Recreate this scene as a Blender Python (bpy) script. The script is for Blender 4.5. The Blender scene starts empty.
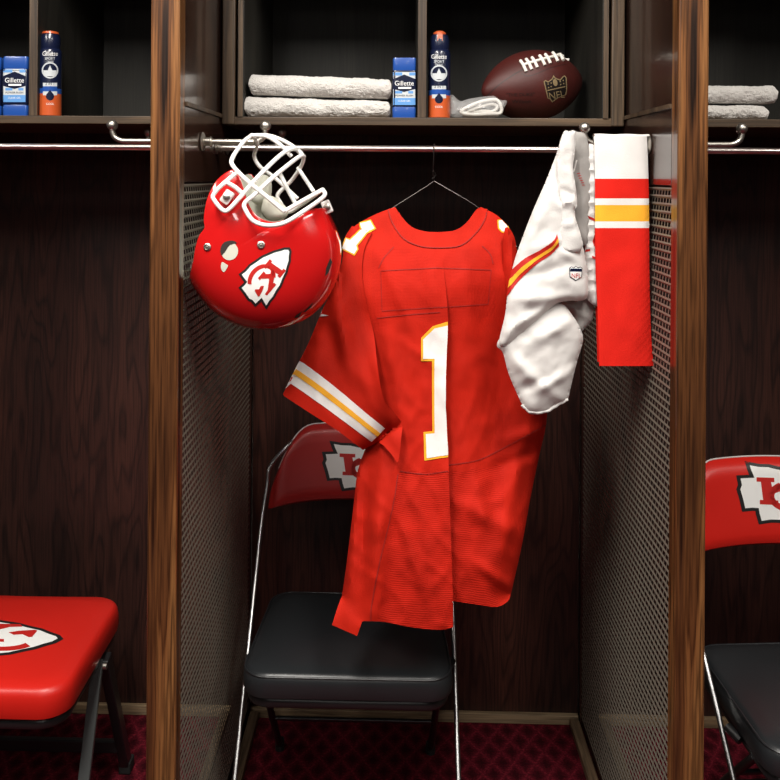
import bpy, bmesh, math, random
from mathutils import Vector, Matrix, noise
from mathutils.bvhtree import BVHTree
random.seed(7)
scn = bpy.context.scene
COL = scn.collection
PI = math.pi

# ------------------------------------------------------------------ camera
FPX, PPX, PPY = 900.0, 375.0, 177.0
TH, RO = math.radians(1.53), 0.0070
CAM = Vector((0, -1.645, 1.507))
F = Vector((-math.sin(TH), math.cos(TH), 0))
R0 = Vector((math.cos(TH), math.sin(TH), 0)); Z = Vector((0, 0, 1))
RV = R0*math.cos(RO) + Z*math.sin(RO)
UV = Z*math.cos(RO) - R0*math.sin(RO)
cd = bpy.data.cameras.new('camera'); cam = bpy.data.objects.new('camera', cd); COL.objects.link(cam)
cd.sensor_width = 36; cd.lens = FPX/780*36
cd.shift_x = (390-PPX)/780; cd.shift_y = -(390-PPY)/780
cd.clip_start = 0.05
cam.matrix_world = Matrix(((RV.x, UV.x, -F.x, CAM.x), (RV.y, UV.y, -F.y, CAM.y), (RV.z, UV.z, -F.z, CAM.z), (0, 0, 0, 1)))
scn.camera = cam

def ray(px, py):
    return (F + RV*((px-PPX)/FPX) - UV*((py-PPY)/FPX)).normalized()
def P(px, py, Y):                       # a measured point of the photo at the known depth Y
    d = ray(px, py)
    return CAM + d*((Y-CAM.y)/d.y)
def PZ(px, py, z):
    d = ray(px, py)
    return CAM + d*((z-CAM.z)/d.z)

# ------------------------------------------------------------------ materials
def nmat(name):
    m = bpy.data.materials.new(name); m.use_nodes = True
    nt = m.node_tree; b = nt.nodes['Principled BSDF']
    return m, nt, b
def N(nt, t, **k):
    n = nt.nodes.new(t)
    for a, v in k.items(): setattr(n, a, v)
    return n
def ramp(nt, stops):
    r = N(nt, 'ShaderNodeValToRGB'); e = r.color_ramp.elements
    while len(e) < len(stops): e.new(0.5)
    for i, (p, c) in enumerate(stops):
        e[i].position = p; e[i].color = (*c, 1)
    return r
def coords(nt, scale=(1, 1, 1), rot=(0, 0, 0)):
    tc = N(nt, 'ShaderNodeTexCoord'); mp = N(nt, 'ShaderNodeMapping')
    mp.inputs['Scale'].default_value = scale; mp.inputs['Rotation'].default_value = rot
    nt.links.new(tc.outputs['Object'], mp.inputs['Vector'])
    return mp
def plain(name, col, rough=0.5, metal=0, spec=0.5, coat=0, sheen=0, trans=0, bump=None, var=0.0, alpha=1.0):
    m, nt, b = nmat(name)
    b.inputs['Base Color'].default_value = (*col, 1)
    b.inputs['Roughness'].default_value = rough; b.inputs['Metallic'].default_value = metal
    b.inputs['Specular IOR Level'].default_value = spec
    b.inputs['Coat Weight'].default_value = coat; b.inputs['Coat Roughness'].default_value = 0.04
    if sheen: b.inputs['Sheen Weight'].default_value = sheen
    if trans: b.inputs['Transmission Weight'].default_value = trans
    b.inputs['Alpha'].default_value = alpha
    if var:
        mp = coords(nt); nz = N(nt, 'ShaderNodeTexNoise'); nz.inputs['Scale'].default_value = 18; nz.inputs['Detail'].default_value = 5
        nt.links.new(mp.outputs[0], nz.inputs['Vector'])
        r = ramp(nt, [(0.3, tuple(c*(1-var) for c in col)), (0.7, tuple(min(1, c*(1+var)) for c in col))])
        nt.links.new(nz.outputs['Fac'], r.inputs['Fac']); nt.links.new(r.outputs['Color'], b.inputs['Base Color'])
    if bump:
        sc, st, dist = bump
        mp2 = coords(nt); nz2 = N(nt, 'ShaderNodeTexNoise'); nz2.inputs['Scale'].default_value = sc; nz2.inputs['Detail'].default_value = 4
        nt.links.new(mp2.outputs[0], nz2.inputs['Vector'])
        bp = N(nt, 'ShaderNodeBump'); bp.inputs['Strength'].default_value = st; bp.inputs['Distance'].default_value = dist
        nt.links.new(nz2.outputs['Fac'], bp.inputs['Height']); nt.links.new(bp.outputs['Normal'], b.inputs['Normal'])
    return m
def wood(name, dark, mid, light, gx=14, gz=0.9, rings=7, rough=0.35, lines=0.55, pore=0.5, axis='z', coat=0.0):
    m, nt, b = nmat(name)
    s = {'z': (gx, gx, gz), 'x': (gz, gx, gx), 'y': (gx, gz, gx)}[axis]
    mp = coords(nt, s)
    n1 = N(nt, 'ShaderNodeTexNoise'); n1.inputs['Scale'].default_value = 1; n1.inputs['Detail'].default_value = 3; n1.inputs['Roughness'].default_value = 0.45
    nt.links.new(mp.outputs[0], n1.inputs['Vector'])
    r1 = ramp(nt, [(0.32, dark), (0.5, mid), (0.72, light)])
    nt.links.new(n1.outputs['Fac'], r1.inputs['Fac'])
    # growth rings = contour lines of the stretched noise
    mu = N(nt, 'ShaderNodeMath', operation='MULTIPLY'); mu.inputs[1].default_value = rings*2
    nt.links.new(n1.outputs['Fac'], mu.inputs[0])
    fr = N(nt, 'ShaderNodeMath', operation='FRACT'); nt.links.new(mu.outputs[0], fr.inputs[0])
    r2 = ramp(nt, [(0.0, (1-lines,)*3), (0.22, (1, 1, 1)), (0.75, (0.95,)*3), (1.0, (1-lines,)*3)])
    nt.links.new(fr.outputs[0], r2.inputs['Fac'])
    # pores
    s2 = {'z': (260, 260, 7), 'x': (7, 260, 260), 'y': (260, 7, 260)}[axis]
    mp2 = coords(nt, s2); n2 = N(nt, 'ShaderNodeTexNoise'); n2.inputs['Scale'].default_value = 1; n2.inputs['Detail'].default_value = 3
    nt.links.new(mp2.outputs[0], n2.inputs['Vector'])
    r3 = ramp(nt, [(0.36, (1-pore,)*3), (0.56, (1, 1, 1))])
    nt.links.new(n2.outputs['Fac'], r3.inputs['Fac'])
    x1 = N(nt, 'ShaderNodeMix', data_type='RGBA', blend_type='MULTIPLY'); x1.inputs[0].default_value = 1
    x2 = N(nt, 'ShaderNodeMix', data_type='RGBA', blend_type='MULTIPLY'); x2.inputs[0].default_value = 1
    nt.links.new(r1.outputs['Color'], x1.inputs[6]); nt.links.new(r2.outputs['Color'], x1.inputs[7])
    nt.links.new(x1.outputs[2], x2.inputs[6]); nt.links.new(r3.outputs['Color'], x2.inputs[7])
    nt.links.new(x2.outputs[2], b.inputs['Base Color'])
    b.inputs['Roughness'].default_value = rough
    b.inputs['Coat Weight'].default_value = coat; b.inputs['Coat Roughness'].default_value = 0.08
    bp = N(nt, 'ShaderNodeBump'); bp.inputs['Strength'].default_value = 0.25; bp.inputs['Distance'].default_value = 0.001
    nt.links.new(n2.outputs['Fac'], bp.inputs['Height']); nt.links.new(bp.outputs['Normal'], b.inputs['Normal'])
    return m
def fabric(name, col, rib=0, ribrot=0.0, holes=0, rough=0.75, strength=0.35, var=0.12, sheen=0.1):
    m, nt, b = nmat(name)
    b.inputs['Roughness'].default_value = rough; b.inputs['Specular IOR Level'].default_value = 0.15
    b.inputs['Sheen Weight'].default_value = sheen
    mp = coords(nt); nz = N(nt, 'ShaderNodeTexNoise'); nz.inputs['Scale'].default_value = 14; nz.inputs['Detail'].default_value = 6
    nt.links.new(mp.outputs[0], nz.inputs['Vector'])
    r = ramp(nt, [(0.3, tuple(c*(1-var) for c in col)), (0.7, tuple(min(1, c*(1+var)) for c in col))])
    nt.links.new(nz.outputs['Fac'], r.inputs['Fac']); nt.links.new(r.outputs['Color'], b.inputs['Base Color'])
    bp = N(nt, 'ShaderNodeBump'); bp.inputs['Strength'].default_value = strength; bp.inputs['Distance'].default_value = 0.002
    if rib:
        mp2 = coords(nt, (1, 1, 1), (0, ribrot, 0)); w = N(nt, 'ShaderNodeTexWave', wave_type='BANDS', bands_direction='Z')
        w.inputs['Scale'].default_value = rib; w.inputs['Distortion'].default_value = 2.0; w.inputs['Detail'].default_value = 1; w.inputs['Detail Scale'].default_value = 3
        nt.links.new(mp2.outputs[0], w.inputs['Vector']); src = w.outputs['Fac']
    elif holes:
        mp2 = coords(nt); w = N(nt, 'ShaderNodeTexVoronoi'); w.inputs['Scale'].default_value = holes; w.inputs['Randomness'].default_value = 0.15
        nt.links.new(mp2.outputs[0], w.inputs['Vector']); src = w.outputs['Distance']
    else:
        w = N(nt, 'ShaderNodeTexNoise'); w.inputs['Scale'].default_value = 500; nt.links.new(mp.outputs[0], w.inputs['Vector']); src = w.outputs['Fac']
    nt.links.new(src, bp.inputs['Height']); nt.links.new(bp.outputs['Normal'], b.inputs['Normal'])
    return m
def carpet_mat():
    m, nt, b = nmat('carpet')
    b.inputs['Roughness'].default_value = 0.95; b.inputs['Specular IOR Level'].default_value = 0.1
    mp = coords(nt)
    sep = N(nt, 'ShaderNodeSeparateXYZ'); nt.links.new(mp.outputs[0], sep.inputs[0])
    def lin(a, c):
        m1 = N(nt, 'ShaderNodeMath', operation='MULTIPLY'); m1.inputs[1].default_value = a; nt.links.new(sep.outputs['X'], m1.inputs[0])
        m2 = N(nt, 'ShaderNodeMath', operation='MULTIPLY_ADD'); m2.inputs[1].default_value = c; nt.links.new(sep.outputs['Y'], m2.inputs[0]); nt.links.new(m1.outputs[0], m2.inputs[2])
        f = N(nt, 'ShaderNodeMath', operation='PINGPONG'); f.inputs[1].default_value = 0.5; nt.links.new(m2.outputs[0], f.inputs[0])
        return f.outputs[0]
    mn = N(nt, 'ShaderNodeMath', operation='MINIMUM'); nt.links.new(lin(18, 11), mn.inputs[0]); nt.links.new(lin(18, -11), mn.inputs[1])
    nz = N(nt, 'ShaderNodeTexNoise'); nz.inputs['Scale'].default_value = 170; nz.inputs['Detail'].default_value = 4; nt.links.new(mp.outputs[0], nz.inputs['Vector'])
    ad = N(nt, 'ShaderNodeMath', operation='MULTIPLY_ADD'); ad.inputs[1].default_value = 0.75; nt.links.new(nz.outputs['Fac'], ad.inputs[0]); nt.links.new(mn.outputs[0], ad.inputs[2])
    r = ramp(nt, [(0.25, (0.22, 0.016, 0.030)), (0.45, (0.10, 0.006, 0.013)), (0.75, (0.035, 0.002, 0.005))])
    nt.links.new(ad.outputs[0], r.inputs['Fac']); nt.links.new(r.outputs['Color'], b.inputs['Base Color'])
    bp = N(nt, 'ShaderNodeBump'); bp.inputs['Strength'].default_value = 0.8; bp.inputs['Distance'].default_value = 0.004
    nt.links.new(nz.outputs['Fac'], bp.inputs['Height']); nt.links.new(bp.outputs['Normal'], b.inputs['Normal'])
    return m

M = {}
M['post'] = wood('stained_oak_post', (0.020, 0.008, 0.004), (0.15, 0.056, 0.018), (0.31, 0.140, 0.046), gx=38, gz=1.3, rings=3, rough=0.32, lines=0.6, pore=0.55, coat=0.3)
M['back'] = wood('dark_oak_panel', (0.020, 0.008, 0.006), (0.045, 0.015, 0.010), (0.085, 0.029, 0.018), gx=6, gz=0.8, rings=12, rough=0.5, lines=0.6, pore=0.5)
M['side'] = wood('lacquered_dark_oak', (0.022, 0.011, 0.009), (0.04, 0.018, 0.012), (0.06, 0.026, 0.016), gx=8, gz=0.8, rings=5, rough=0.22, lines=0.3, pore=0.3, coat=0.5)
M['frame'] = wood('shelf_oak', (0.04, 0.025, 0.014), (0.085, 0.053, 0.030), (0.15, 0.10, 0.06), gx=40, gz=1.5, rings=3, rough=0.45, lines=0.4, pore=0.4)
M['shelf'] = wood('shelf_edge_oak', (0.055, 0.033, 0.017), (0.095, 0.058, 0.030), (0.14, 0.088, 0.048), gx=40, gz=2.5, rings=2, rough=0.5, lines=0.3, pore=0.45, axis='x')
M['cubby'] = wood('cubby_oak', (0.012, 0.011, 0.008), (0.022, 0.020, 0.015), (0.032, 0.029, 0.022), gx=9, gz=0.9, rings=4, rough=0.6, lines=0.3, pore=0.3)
M['base'] = wood('pale_trim', (0.20, 0.13, 0.07), (0.33, 0.23, 0.13), (0.42, 0.31, 0.19), gx=30, gz=2, rings=3, rough=0.5, lines=0.4, pore=0.4, axis='x')
M['basey'] = wood('worn_trim', (0.10, 0.06, 0.035), (0.20, 0.13, 0.075), (0.28, 0.19, 0.11), gx=30, gz=2, rings=3, rough=0.5, lines=0.4, pore=0.4, axis='y')
M['screen'] = plain('expanded_metal', (0.17, 0.15, 0.12), 0.5, metal=0.2)
M['nickel'] = plain('brushed_nickel', (0.50, 0.47, 0.42), 0.38, metal=1)
M['rod'] = plain('steel_rod', (0.80, 0.72, 0.68), 0.28, metal=1)
M['wire'] = plain('hanger_wire', (0.10, 0.09, 0.085), 0.35, metal=1)
M['chrome'] = plain('chair_tube', (0.40, 0.40, 0.40), 0.3, metal=1)
M['blackmetal'] = plain('black_enamel', (0.012, 0.012, 0.013), 0.32)
M['legbar'] = plain('grey_enamel', (0.07, 0.075, 0.075), 0.25, coat=0.3)
M['rubber'] = plain('black_rubber', (0.01, 0.01, 0.01), 0.8)
M['blackvinyl'] = plain('black_vinyl', (0.016, 0.018, 0.020), 0.33, bump=(260, 0.25, 0.0006))
M['redvinyl'] = plain('red_vinyl', (0.58, 0.014, 0.008), 0.38, bump=(300, 0.15, 0.0005))
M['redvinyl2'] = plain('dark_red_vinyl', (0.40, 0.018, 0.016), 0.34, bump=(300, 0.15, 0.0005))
M['welt'] = plain('grey_welt', (0.55, 0.52, 0.50), 0.4)
M['print_white'] = plain('white_print', (0.86, 0.87, 0.85), 0.45)
M['print_black'] = plain('black_print', (0.012, 0.012, 0.012), 0.45)
M['print_red'] = plain('red_print', (0.50, 0.016, 0.012), 0.45)
M['helmet'] = plain('red_lacquer', (0.50, 0.008, 0.008), 0.2, coat=1.0, spec=0.3)
M['liner'] = plain('helmet_liner', (0.52, 0.52, 0.44), 0.7)
M['dark'] = plain('dark_interior', (0.02, 0.012, 0.010), 0.8)
M['mask'] = plain('white_vinyl', (0.86, 0.85, 0.82), 0.3, coat=0.3)
M['clear'] = plain('clear_clip', (0.8, 0.78, 0.76), 0.2, alpha=0.75)
M['jersey'] = fabric('jersey_twill', (0.49, 0.014, 0.0045), rough=0.75, sheen=0)
M['jrib'] = fabric('jersey_ribbed_mesh', (0.47, 0.013, 0.0045), rib=85, ribrot=0.08, rough=0.75, strength=0.28, sheen=0)
M['jmesh'] = fabric('jersey_hole_mesh', (0.47, 0.013, 0.0045), holes=330, strength=0.3, sheen=0)
M['thread'] = plain('dark_red_thread', (0.30, 0.010, 0.006), 0.8)
M['gold'] = fabric('gold_twill', (0.90, 0.42, 0.03), var=0.06)
M['white'] = fabric('white_twill', (0.82, 0.80, 0.78), var=0.04)
M['pants'] = fabric('white_spandex', (0.68, 0.665, 0.645), var=0.04, rough=0.6)
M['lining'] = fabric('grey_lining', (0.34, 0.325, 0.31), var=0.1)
M['sockwhite'] = fabric('white_knit', (0.76, 0.74, 0.72), rib=0, var=0.03, rough=0.8)
M['sockred'] = fabric('red_knit', (0.66, 0.015, 0.008), var=0.06, rough=0.8, sheen=0)
M['towel'] = plain('terry_cotton', (0.66, 0.635, 0.60), 0.95, spec=0.1, sheen=0.4, bump=(330, 1.0, 0.004), var=0.06)
M['carpet'] = carpet_mat()
M['plaster'] = plain('plaster', (0.45, 0.42, 0.38), 0.9, var=0.05)
M['navy'] = plain('navy_plastic', (0.006, 0.010, 0.035), 0.25, coat=0.4)
M['blue'] = plain('blue_plastic', (0.015, 0.075, 0.34), 0.3, coat=0.3)
M['skyblue'] = plain('pale_blue_label', (0.12, 0.32, 0.68), 0.35)
M['orange'] = plain('orange_print', (0.56, 0.095, 0.022), 0.35, coat=0.3)
M['silver'] = plain('silver_print', (0.58, 0.62, 0.64), 0.35)
M['leather'] = plain('football_leather', (0.058, 0.008, 0.006), 0.5, bump=(900, 0.6, 0.0008), var=0.2)
M['lace'] = plain('white_lace', (0.80, 0.77, 0.70), 0.6)
M['stamp'] = plain('black_stamp', (0.010, 0.006, 0.005), 0.5)
M['foil'] = plain('gold_foil', (0.26, 0.19, 0.10), 0.45)
M['bag'] = plain('clear_plastic', (0.9, 0.9, 0.9), 0.12, alpha=0.22)
M['strap'] = plain('white_strap', (0.70, 0.68, 0.64), 0.6)

# ------------------------------------------------------------------ builders
def thing(name, label, cat, loc=(0, 0, 0), group=None, rz=0.0):
    o = bpy.data.objects.new(name, None); COL.objects.link(o)
    o.empty_display_size = 0.05
    o.matrix_world = Matrix.Translation(loc) @ Matrix.Rotation(rz, 4, 'Z')
    o['label'] = label; o['category'] = cat
    if group: o['group'] = group
    o['_m'] = 0; del o['_m']
    WM[o.name] = o.matrix_basis.copy() if False else (Matrix.Translation(loc) @ Matrix.Rotation(rz, 4, 'Z'))
    return o
WM = {}
def part(name, bm, mats, parent=None, label=None, smooth=True, keep=False, bev=0.0, kind=None):
    """link a bmesh given in world space as one mesh object"""
    if not isinstance(mats, (list, tuple)): mats = [mats]
    wm = WM.get(parent.name) if parent else None
    if wm is not None: bmesh.ops.transform(bm, matrix=wm.inverted(), verts=bm.verts)
    me = bpy.data.meshes.new(name)
    if smooth:
        for f in bm.faces: f.smooth = True
        for e in bm.edges:
            if len(e.link_faces) == 2 and e.calc_face_angle(0) > math.radians(38): e.smooth = False
    bm.to_mesh(me)
    if not keep: bm.free()
    for m in mats: me.materials.append(M[m] if isinstance(m, str) else m)
    o = bpy.data.objects.new(name, me); COL.objects.link(o)
    if parent:
        o.parent = parent
        if parent.name not in WM: pass
        WM[o.name] = wm if wm is not None else Matrix()
    if label: o['label'] = label
    if kind: o['kind'] = kind
    if bev:
        md = o.modifiers.new('edge', 'BEVEL'); md.width = bev; md.segments = 2; md.limit_method = 'ANGLE'
    return o
def struct(name, bm, mat):
    o = part(name, bm, mat, None, smooth=False); o['kind'] = 'structure'; return o
def single(name, bm, mats, label, cat, group=None, **k):
    o = part(name, bm, mats, None, **k); o['label'] = label; o['category'] = cat
    if group: o['group'] = group
    return o

def box(bm, x0, x1, y0, y1, z0, z1, mi=0, mat=None):
    vs = [bm.verts.new(c) for c in ((x0, y0, z0), (x1, y0, z0), (x1, y1, z0), (x0, y1, z0), (x0, y0, z1), (x1, y0, z1), (x1, y1, z1), (x0, y1, z1))]
    if mat: 
        for v in vs: v.co = mat @ v.co
    fs = []
    for q in ((0, 3, 2, 1), (4, 5, 6, 7), (0, 1, 5, 4), (1, 2, 6, 5), (2, 3, 7, 6), (3, 0, 4, 7)):
        f = bm.faces.new([vs[i] for i in q]); f.material_index = mi; fs.append(f)
    return fs
def nb(): return bmesh.new()
def bx(*a, **k):
    bm = nb(); box(bm, *a, **k); return bm
def spline(pts, n=8, closed=False):
    pts = [Vector(p) for p in pts]; out = []
    L = len(pts)
    rng = range(L if closed else L-1)
    for i in rng:
        if closed: p0, p1, p2, p3 = pts[i-1], pts[i], pts[(i+1) % L], pts[(i+2) % L]
        else:
            p1, p2 = pts[i], pts[i+1]
            p0 = pts[i-1] if i > 0 else p1*2-p2
            p3 = pts[i+2] if i+2 < L else p2*2-p1
        for k in range(n):
            t = k/n
            out.append(0.5*((2*p1)+(p2-p0)*t+(2*p0-5*p1+4*p2-p3)*t*t+(3*p1-p0-3*p2+p3)*t**3))
    if not closed: out.append(pts[-1])
    return out
def tube(bm, pts, r, seg=10, closed=False, cap=True, mi=0):
    pts = [Vector(p) for p in pts]; n = len(pts)
    rf = r if callable(r) else (lambda t: r)
    rings = []; up = None
    for i, p in enumerate(pts):
        a = pts[(i-1) % n] if (closed or i > 0) else p
        b = pts[(i+1) % n] if (closed or i < n-1) else p
        t = (b-a).normalized()
        if up is None:
            up = t.orthogonal().normalized()
        up = (up - t*up.dot(t))
        if up.length < 1e-6: up = t.orthogonal()
        up.normalize(); s = t.cross(up)
        rr = rf(i/max(1, n-1))
        rings.append([bm.verts.new(p + (up*math.cos(2*PI*k/seg)+s*math.sin(2*PI*k/seg))*rr) for k in range(seg)])
    for i in range(n if closed else n-1):
        A, B = rings[i], rings[(i+1) % n]
        for k in range(seg):
            f = bm.faces.new((A[k], A[(k+1) % seg], B[(k+1) % seg], B[k])); f.material_index = mi
    if cap and not closed:
        f = bm.faces.new(rings[0][::-1]); f.material_index = mi
        f = bm.faces.new(rings[-1]); f.material_index = mi
def lathe(bm, prof, mat=Matrix(), seg=24, mi=0, sx=1, sy=1):
    """prof: (r, z) list, spun about z, then placed by mat"""
    rings = []
    for r, z in prof:
        if r < 1e-6: rings.append([bm.verts.new(mat @ Vector((0, 0, z)))])
        else: rings.append([bm.verts.new(mat @ Vector((r*sx*math.cos(2*PI*k/seg), r*sy*math.sin(2*PI*k/seg), z))) for k in range(seg)])
    for A, B in zip(rings, rings[1:]):
        for k in range(seg):
            q = [A[k % len(A)], A[(k+1) % seg % len(A)], B[(k+1) % seg % len(B)], B[k % len(B)]]
            u = []
            for v in q:
                if v not in u: u.append(v)
            if len(u) > 2:
                try: f = bm.faces.new(u); f.material_index = mi
                except ValueError: pass
def axis_mat(p, d):
    return Matrix.Translation(p) @ Vector(d).to_track_quat('Z', 'Y').to_matrix().to_4x4()
def ball(bm, c, r, seg=20, mi=0, sc=(1, 1, 1)):
    bmesh.ops.create_uvsphere(bm, u_segments=seg, v_segments=seg//2, radius=r, matrix=Matrix.Translation(c) @ Matrix.Diagonal((*sc, 1)))
# 2-D outlines, cut on a grid, then laid on a surface
def cut2d(polys, h, mi=0, bm=None):
    out = bm or nb()
    for poly in polys:
        b = nb()
        vs = [b.verts.new((p[0], p[1], 0)) for p in poly]
        try: b.faces.new(vs)
        except ValueError: b.free(); continue
        for ax in (1, 0):
            lo = min(p[ax] for p in poly); hi = max(p[ax] for p in poly)
            k = math.floor(lo/h)+1
            while k*h < hi-1e-6:
                co = (k*h+1e-5, 0, 0) if ax == 0 else (0, k*h+1e-5, 0)
                no = (1, 0, 0) if ax == 0 else (0, 1, 0)
                bmesh.ops.bisect_plane(b, geom=b.verts[:]+b.edges[:]+b.faces[:], dist=1e-7, plane_co=co, plane_no=no)
                k += 1
        big = [f for f in b.faces if len(f.verts) > 4]
        if big: bmesh.ops.triangulate(b, faces=big)
        b.verts.index_update()
        m = [out.verts.new(v.co) for v in b.verts]
        for f in b.faces:
            try: g = out.faces.new([m[v.index] for v in f.verts]); g.material_index = mi
            except ValueError: pass
        b.free()
    return out
def append_bm(dst, src, mi=None):
    src.verts.index_update()
    m = [dst.verts.new(v.co) for v in src.verts]
    for f in src.faces:
        try:
            g = dst.faces.new([m[v.index] for v in f.verts]); g.material_index = f.material_index if mi is None else mi
        except ValueError: pass
def offset_poly(poly, d):
    n = len(poly); out = []
    ar = sum(poly[i][0]*poly[(i+1) % n][1]-poly[(i+1) % n][0]*poly[i][1] for i in range(n))
    sg = 1 if ar > 0 else -1
    for i in range(n):
        a, b, c = Vector(poly[i-1][:2]), Vector(poly[i][:2]), Vector(poly[(i+1) % n][:2])
        e1, e2 = (b-a).normalized(), (c-b).normalized()
        n1, n2 = Vector((e1.y, -e1.x))*sg, Vector((e2.y, -e2.x))*sg
        k = (n1+n2)
        if k.length < 1e-4: k = n1
        k.normalize(); out.append(tuple(b + k*(d/max(0.45, k.dot(n1)))))
    return out
def on_surface(bm2d, bvh, off, dst=None, mi=None, fallbackY=0.3, world_dir=None):
    """lay flat outlines (photo coordinates) on a built surface, a hair above it"""
    for v in bm2d.verts:
        d = ray(v.co.x, v.co.y)
        hit = bvh.ray_cast(CAM, d)
        if hit[0] is None:
            near = bvh.find_nearest(P(v.co.x, v.co.y, fallbackY)); p, n = near[0], near[1]
        else: p, n = hit[0], hit[1]
        if n.dot(d) > 0: n = -n
        v.co = p + n*off
    if dst is not None:
        append_bm(dst, bm2d, mi); bm2d.free(); return dst
    return bm2d
def text2d(s, size, x, y, ang=0.0, bold=0.0, squash=1.0, align='CENTER'):
    """text outlines in photo coordinates (y down), size = letter body in px"""
    cu = bpy.data.curves.new('t', 'FONT'); cu.body = s; cu.size = size; cu.align_x = align; cu.offset = bold
    cu.resolution_u = 3
    o = bpy.data.objects.new('t', cu); COL.objects.link(o)
    dg = bpy.context.evaluated_depsgraph_get(); ev = o.evaluated_get(dg); me = ev.to_mesh()
    bm = nb(); bm.from_mesh(me); ev.to_mesh_clear()
    bpy.data.objects.remove(o); bpy.data.curves.remove(cu)
    ca, sa = math.cos(ang), math.sin(ang)
    for v in bm.verts:
        u, w = v.co.x*squash, -v.co.y
        v.co = Vector((x+u*ca-w*sa, y+u*sa+w*ca, 0))
    for f in bm.faces: f.material_index = 0
    for a_, step in ((0, 1.0), (1, 1.5)):
        vals = [v.co[a_] for v in bm.verts]; k = math.floor(min(vals)/step)+1
        while k*step < max(vals):
            c_ = [0, 0, 0]; c_[a_] = k*step; n_ = [0, 0, 0]; n_[a_] = 1
            bmesh.ops.bisect_plane(bm, geom=bm.verts[:]+bm.edges[:]+bm.faces[:], dist=1e-6, plane_co=c_, plane_no=n_); k += 1
    return bm
def seg_dist(p, a, b):
    ax, ay = a; bx_, by = b; dx, dy = bx_-ax, by-ay
    L = dx*dx+dy*dy
    t = 0 if L == 0 else max(0, min(1, ((p[0]-ax)*dx+(p[1]-ay)*dy)/L))
    return math.hypot(p[0]-ax-t*dx, p[1]-ay-t*dy)
def line_dist(p, lines):
    return min(seg_dist(p, l[i], l[i+1]) for l in lines for i in range(len(l)-1))
def ss(a, b, x):
    t = max(0, min(1, (x-a)/(b-a))); return t*t*(3-2*t)
def folds_fn(folds):
    """folds: (x0,y0,x1,y1,width_px,amp_m): soft ridges along segments, + comes forward"""
    def f(x, y):
        s = 0
        for x0, y0, x1, y1, w, a in folds:
            a = a*1.35
            dx, dy = x1-x0, y1-y0; L = math.hypot(dx, dy)
            t = ((x-x0)*dx+(y-y0)*dy)/(L*L); d = ((x-x0)*-dy+(y-y0)*dx)/L
            if -0.3 < t < 1.3 and abs(d) < 3*w:
                e = 1 if 0 <= t <= 1 else 1-min(1, (-t if t < 0 else t-1)/0.3)
                e *= min(1, 0.25+1.5*min(max(t, 0), max(1-t, 0))+0.2)
                s += a*e*math.exp(-(d/w)**2)
        return s
    return f
def sheet(poly, Yfun, h=3.0, mi=0):
    b = cut2d([poly], h, mi)
    for v in b.verts: v.co = P(v.co.x, v.co.y, Yfun(v.co.x, v.co.y))
    return b
def roundpoly(pts, n=5): return [(p.x, p.y) for p in spline([(x, y, 0) for x, y in pts], n, True)]
def openline(pts, n=5): return [(p.x, p.y) for p in spline([(x, y, 0) for x, y in pts], n)]

# ------------------------------------------------------------------ setting
XL, XR, TK, DB = -0.404, 0.505, 0.055, 0.872        # bay sides, partition thickness, depth
YC, ZS, ZT = 0.39, 1.642, 2.05                     # cubby front, shelf top, cubby top
struct('floor', bx(-2.6, 2.6, -8.0, DB+0.05, -0.05, 0), 'carpet')
struct('wall_back', bx(-2.6, 2.6, DB+0.05, DB+0.12, -0.05, 2.75), 'plaster')
struct('ceiling', bx(-2.6, 2.6, -8.0, DB+0.12, 2.75, 2.85), 'plaster')
BAYS = {'left': (-1.203, XL-TK), 'mid': (XL, XR), 'right': (XR+TK, XR+TK+0.80)}
struct('wall_left', bx(-1.263, -1.204, 0.0, DB+0.05, 0, 2.75), 'back')
struct('wall_right', bx(XR+TK+0.801, XR+TK+0.86, 0.0, DB+0.05, 0, 2.75), 'back')
LAB = {'left': 'dark wood open locker at the left, behind the red stool',
       'mid': 'dark wood open locker in the middle, behind the hanging red jersey',
       'right': 'dark wood open locker at the right, two white towels on its shelf'}
for nm, (a, b) in BAYS.items():
    t = thing('locker', LAB[nm], 'locker', ((a+b)/2, DB, 0), 'open lockers in a row')
    part('back_panel', bx(a, b, DB-0.008, DB+0.03, 0, ZS-0.018), 'back', t, smooth=False)
    part('base_trim', bx(a, b, DB-0.024, DB-0.009, 0, 0.027), 'base', t, smooth=False, bev=0.003, label='pale worn wood strip along the carpet')
    part('shelf', bx(a+0.002, b-0.002, YC, DB, ZS-0.018, ZS), 'shelf', t, smooth=False, bev=0.0015)
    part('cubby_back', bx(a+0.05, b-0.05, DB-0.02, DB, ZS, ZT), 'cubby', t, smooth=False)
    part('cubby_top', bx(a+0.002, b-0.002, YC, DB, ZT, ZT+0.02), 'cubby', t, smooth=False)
    part('header', bx(a+0.002, b-0.002, YC-0.01, YC+0.012, ZT+0.02, 2.45), 'frame', t, smooth=False)
    for s in (0, 1):
        e = a if s == 0 else b; q = 1 if s == 0 else -1
        w = lambda u, v: (min(e+q*u, e+q*v), max(e+q*u, e+q*v))
        part('stile', bx(*w(0.001, 0.030), YC-0.004, YC+0.02, ZS-0.018, ZT+0.02), 'frame', t, smooth=False, bev=0.003)
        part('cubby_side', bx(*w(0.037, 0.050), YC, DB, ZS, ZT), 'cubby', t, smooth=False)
        part('edge_band', bx(*w(0.037, 0.048), YC-0.003, YC, ZS, ZT), 'frame', t, smooth=False)
    c = (a+b)/2
    if nm == 'right': c = b-0.25
    if nm == 'left': c = P(33, 60, YC).x
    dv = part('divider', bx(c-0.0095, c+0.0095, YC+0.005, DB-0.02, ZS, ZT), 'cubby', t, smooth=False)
    part('edge_band', bx(c-0.0098, c+0.0098, YC+0.001, YC+0.005, ZS, ZT), 'frame', dv, smooth=False, bev=0.001)

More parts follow.
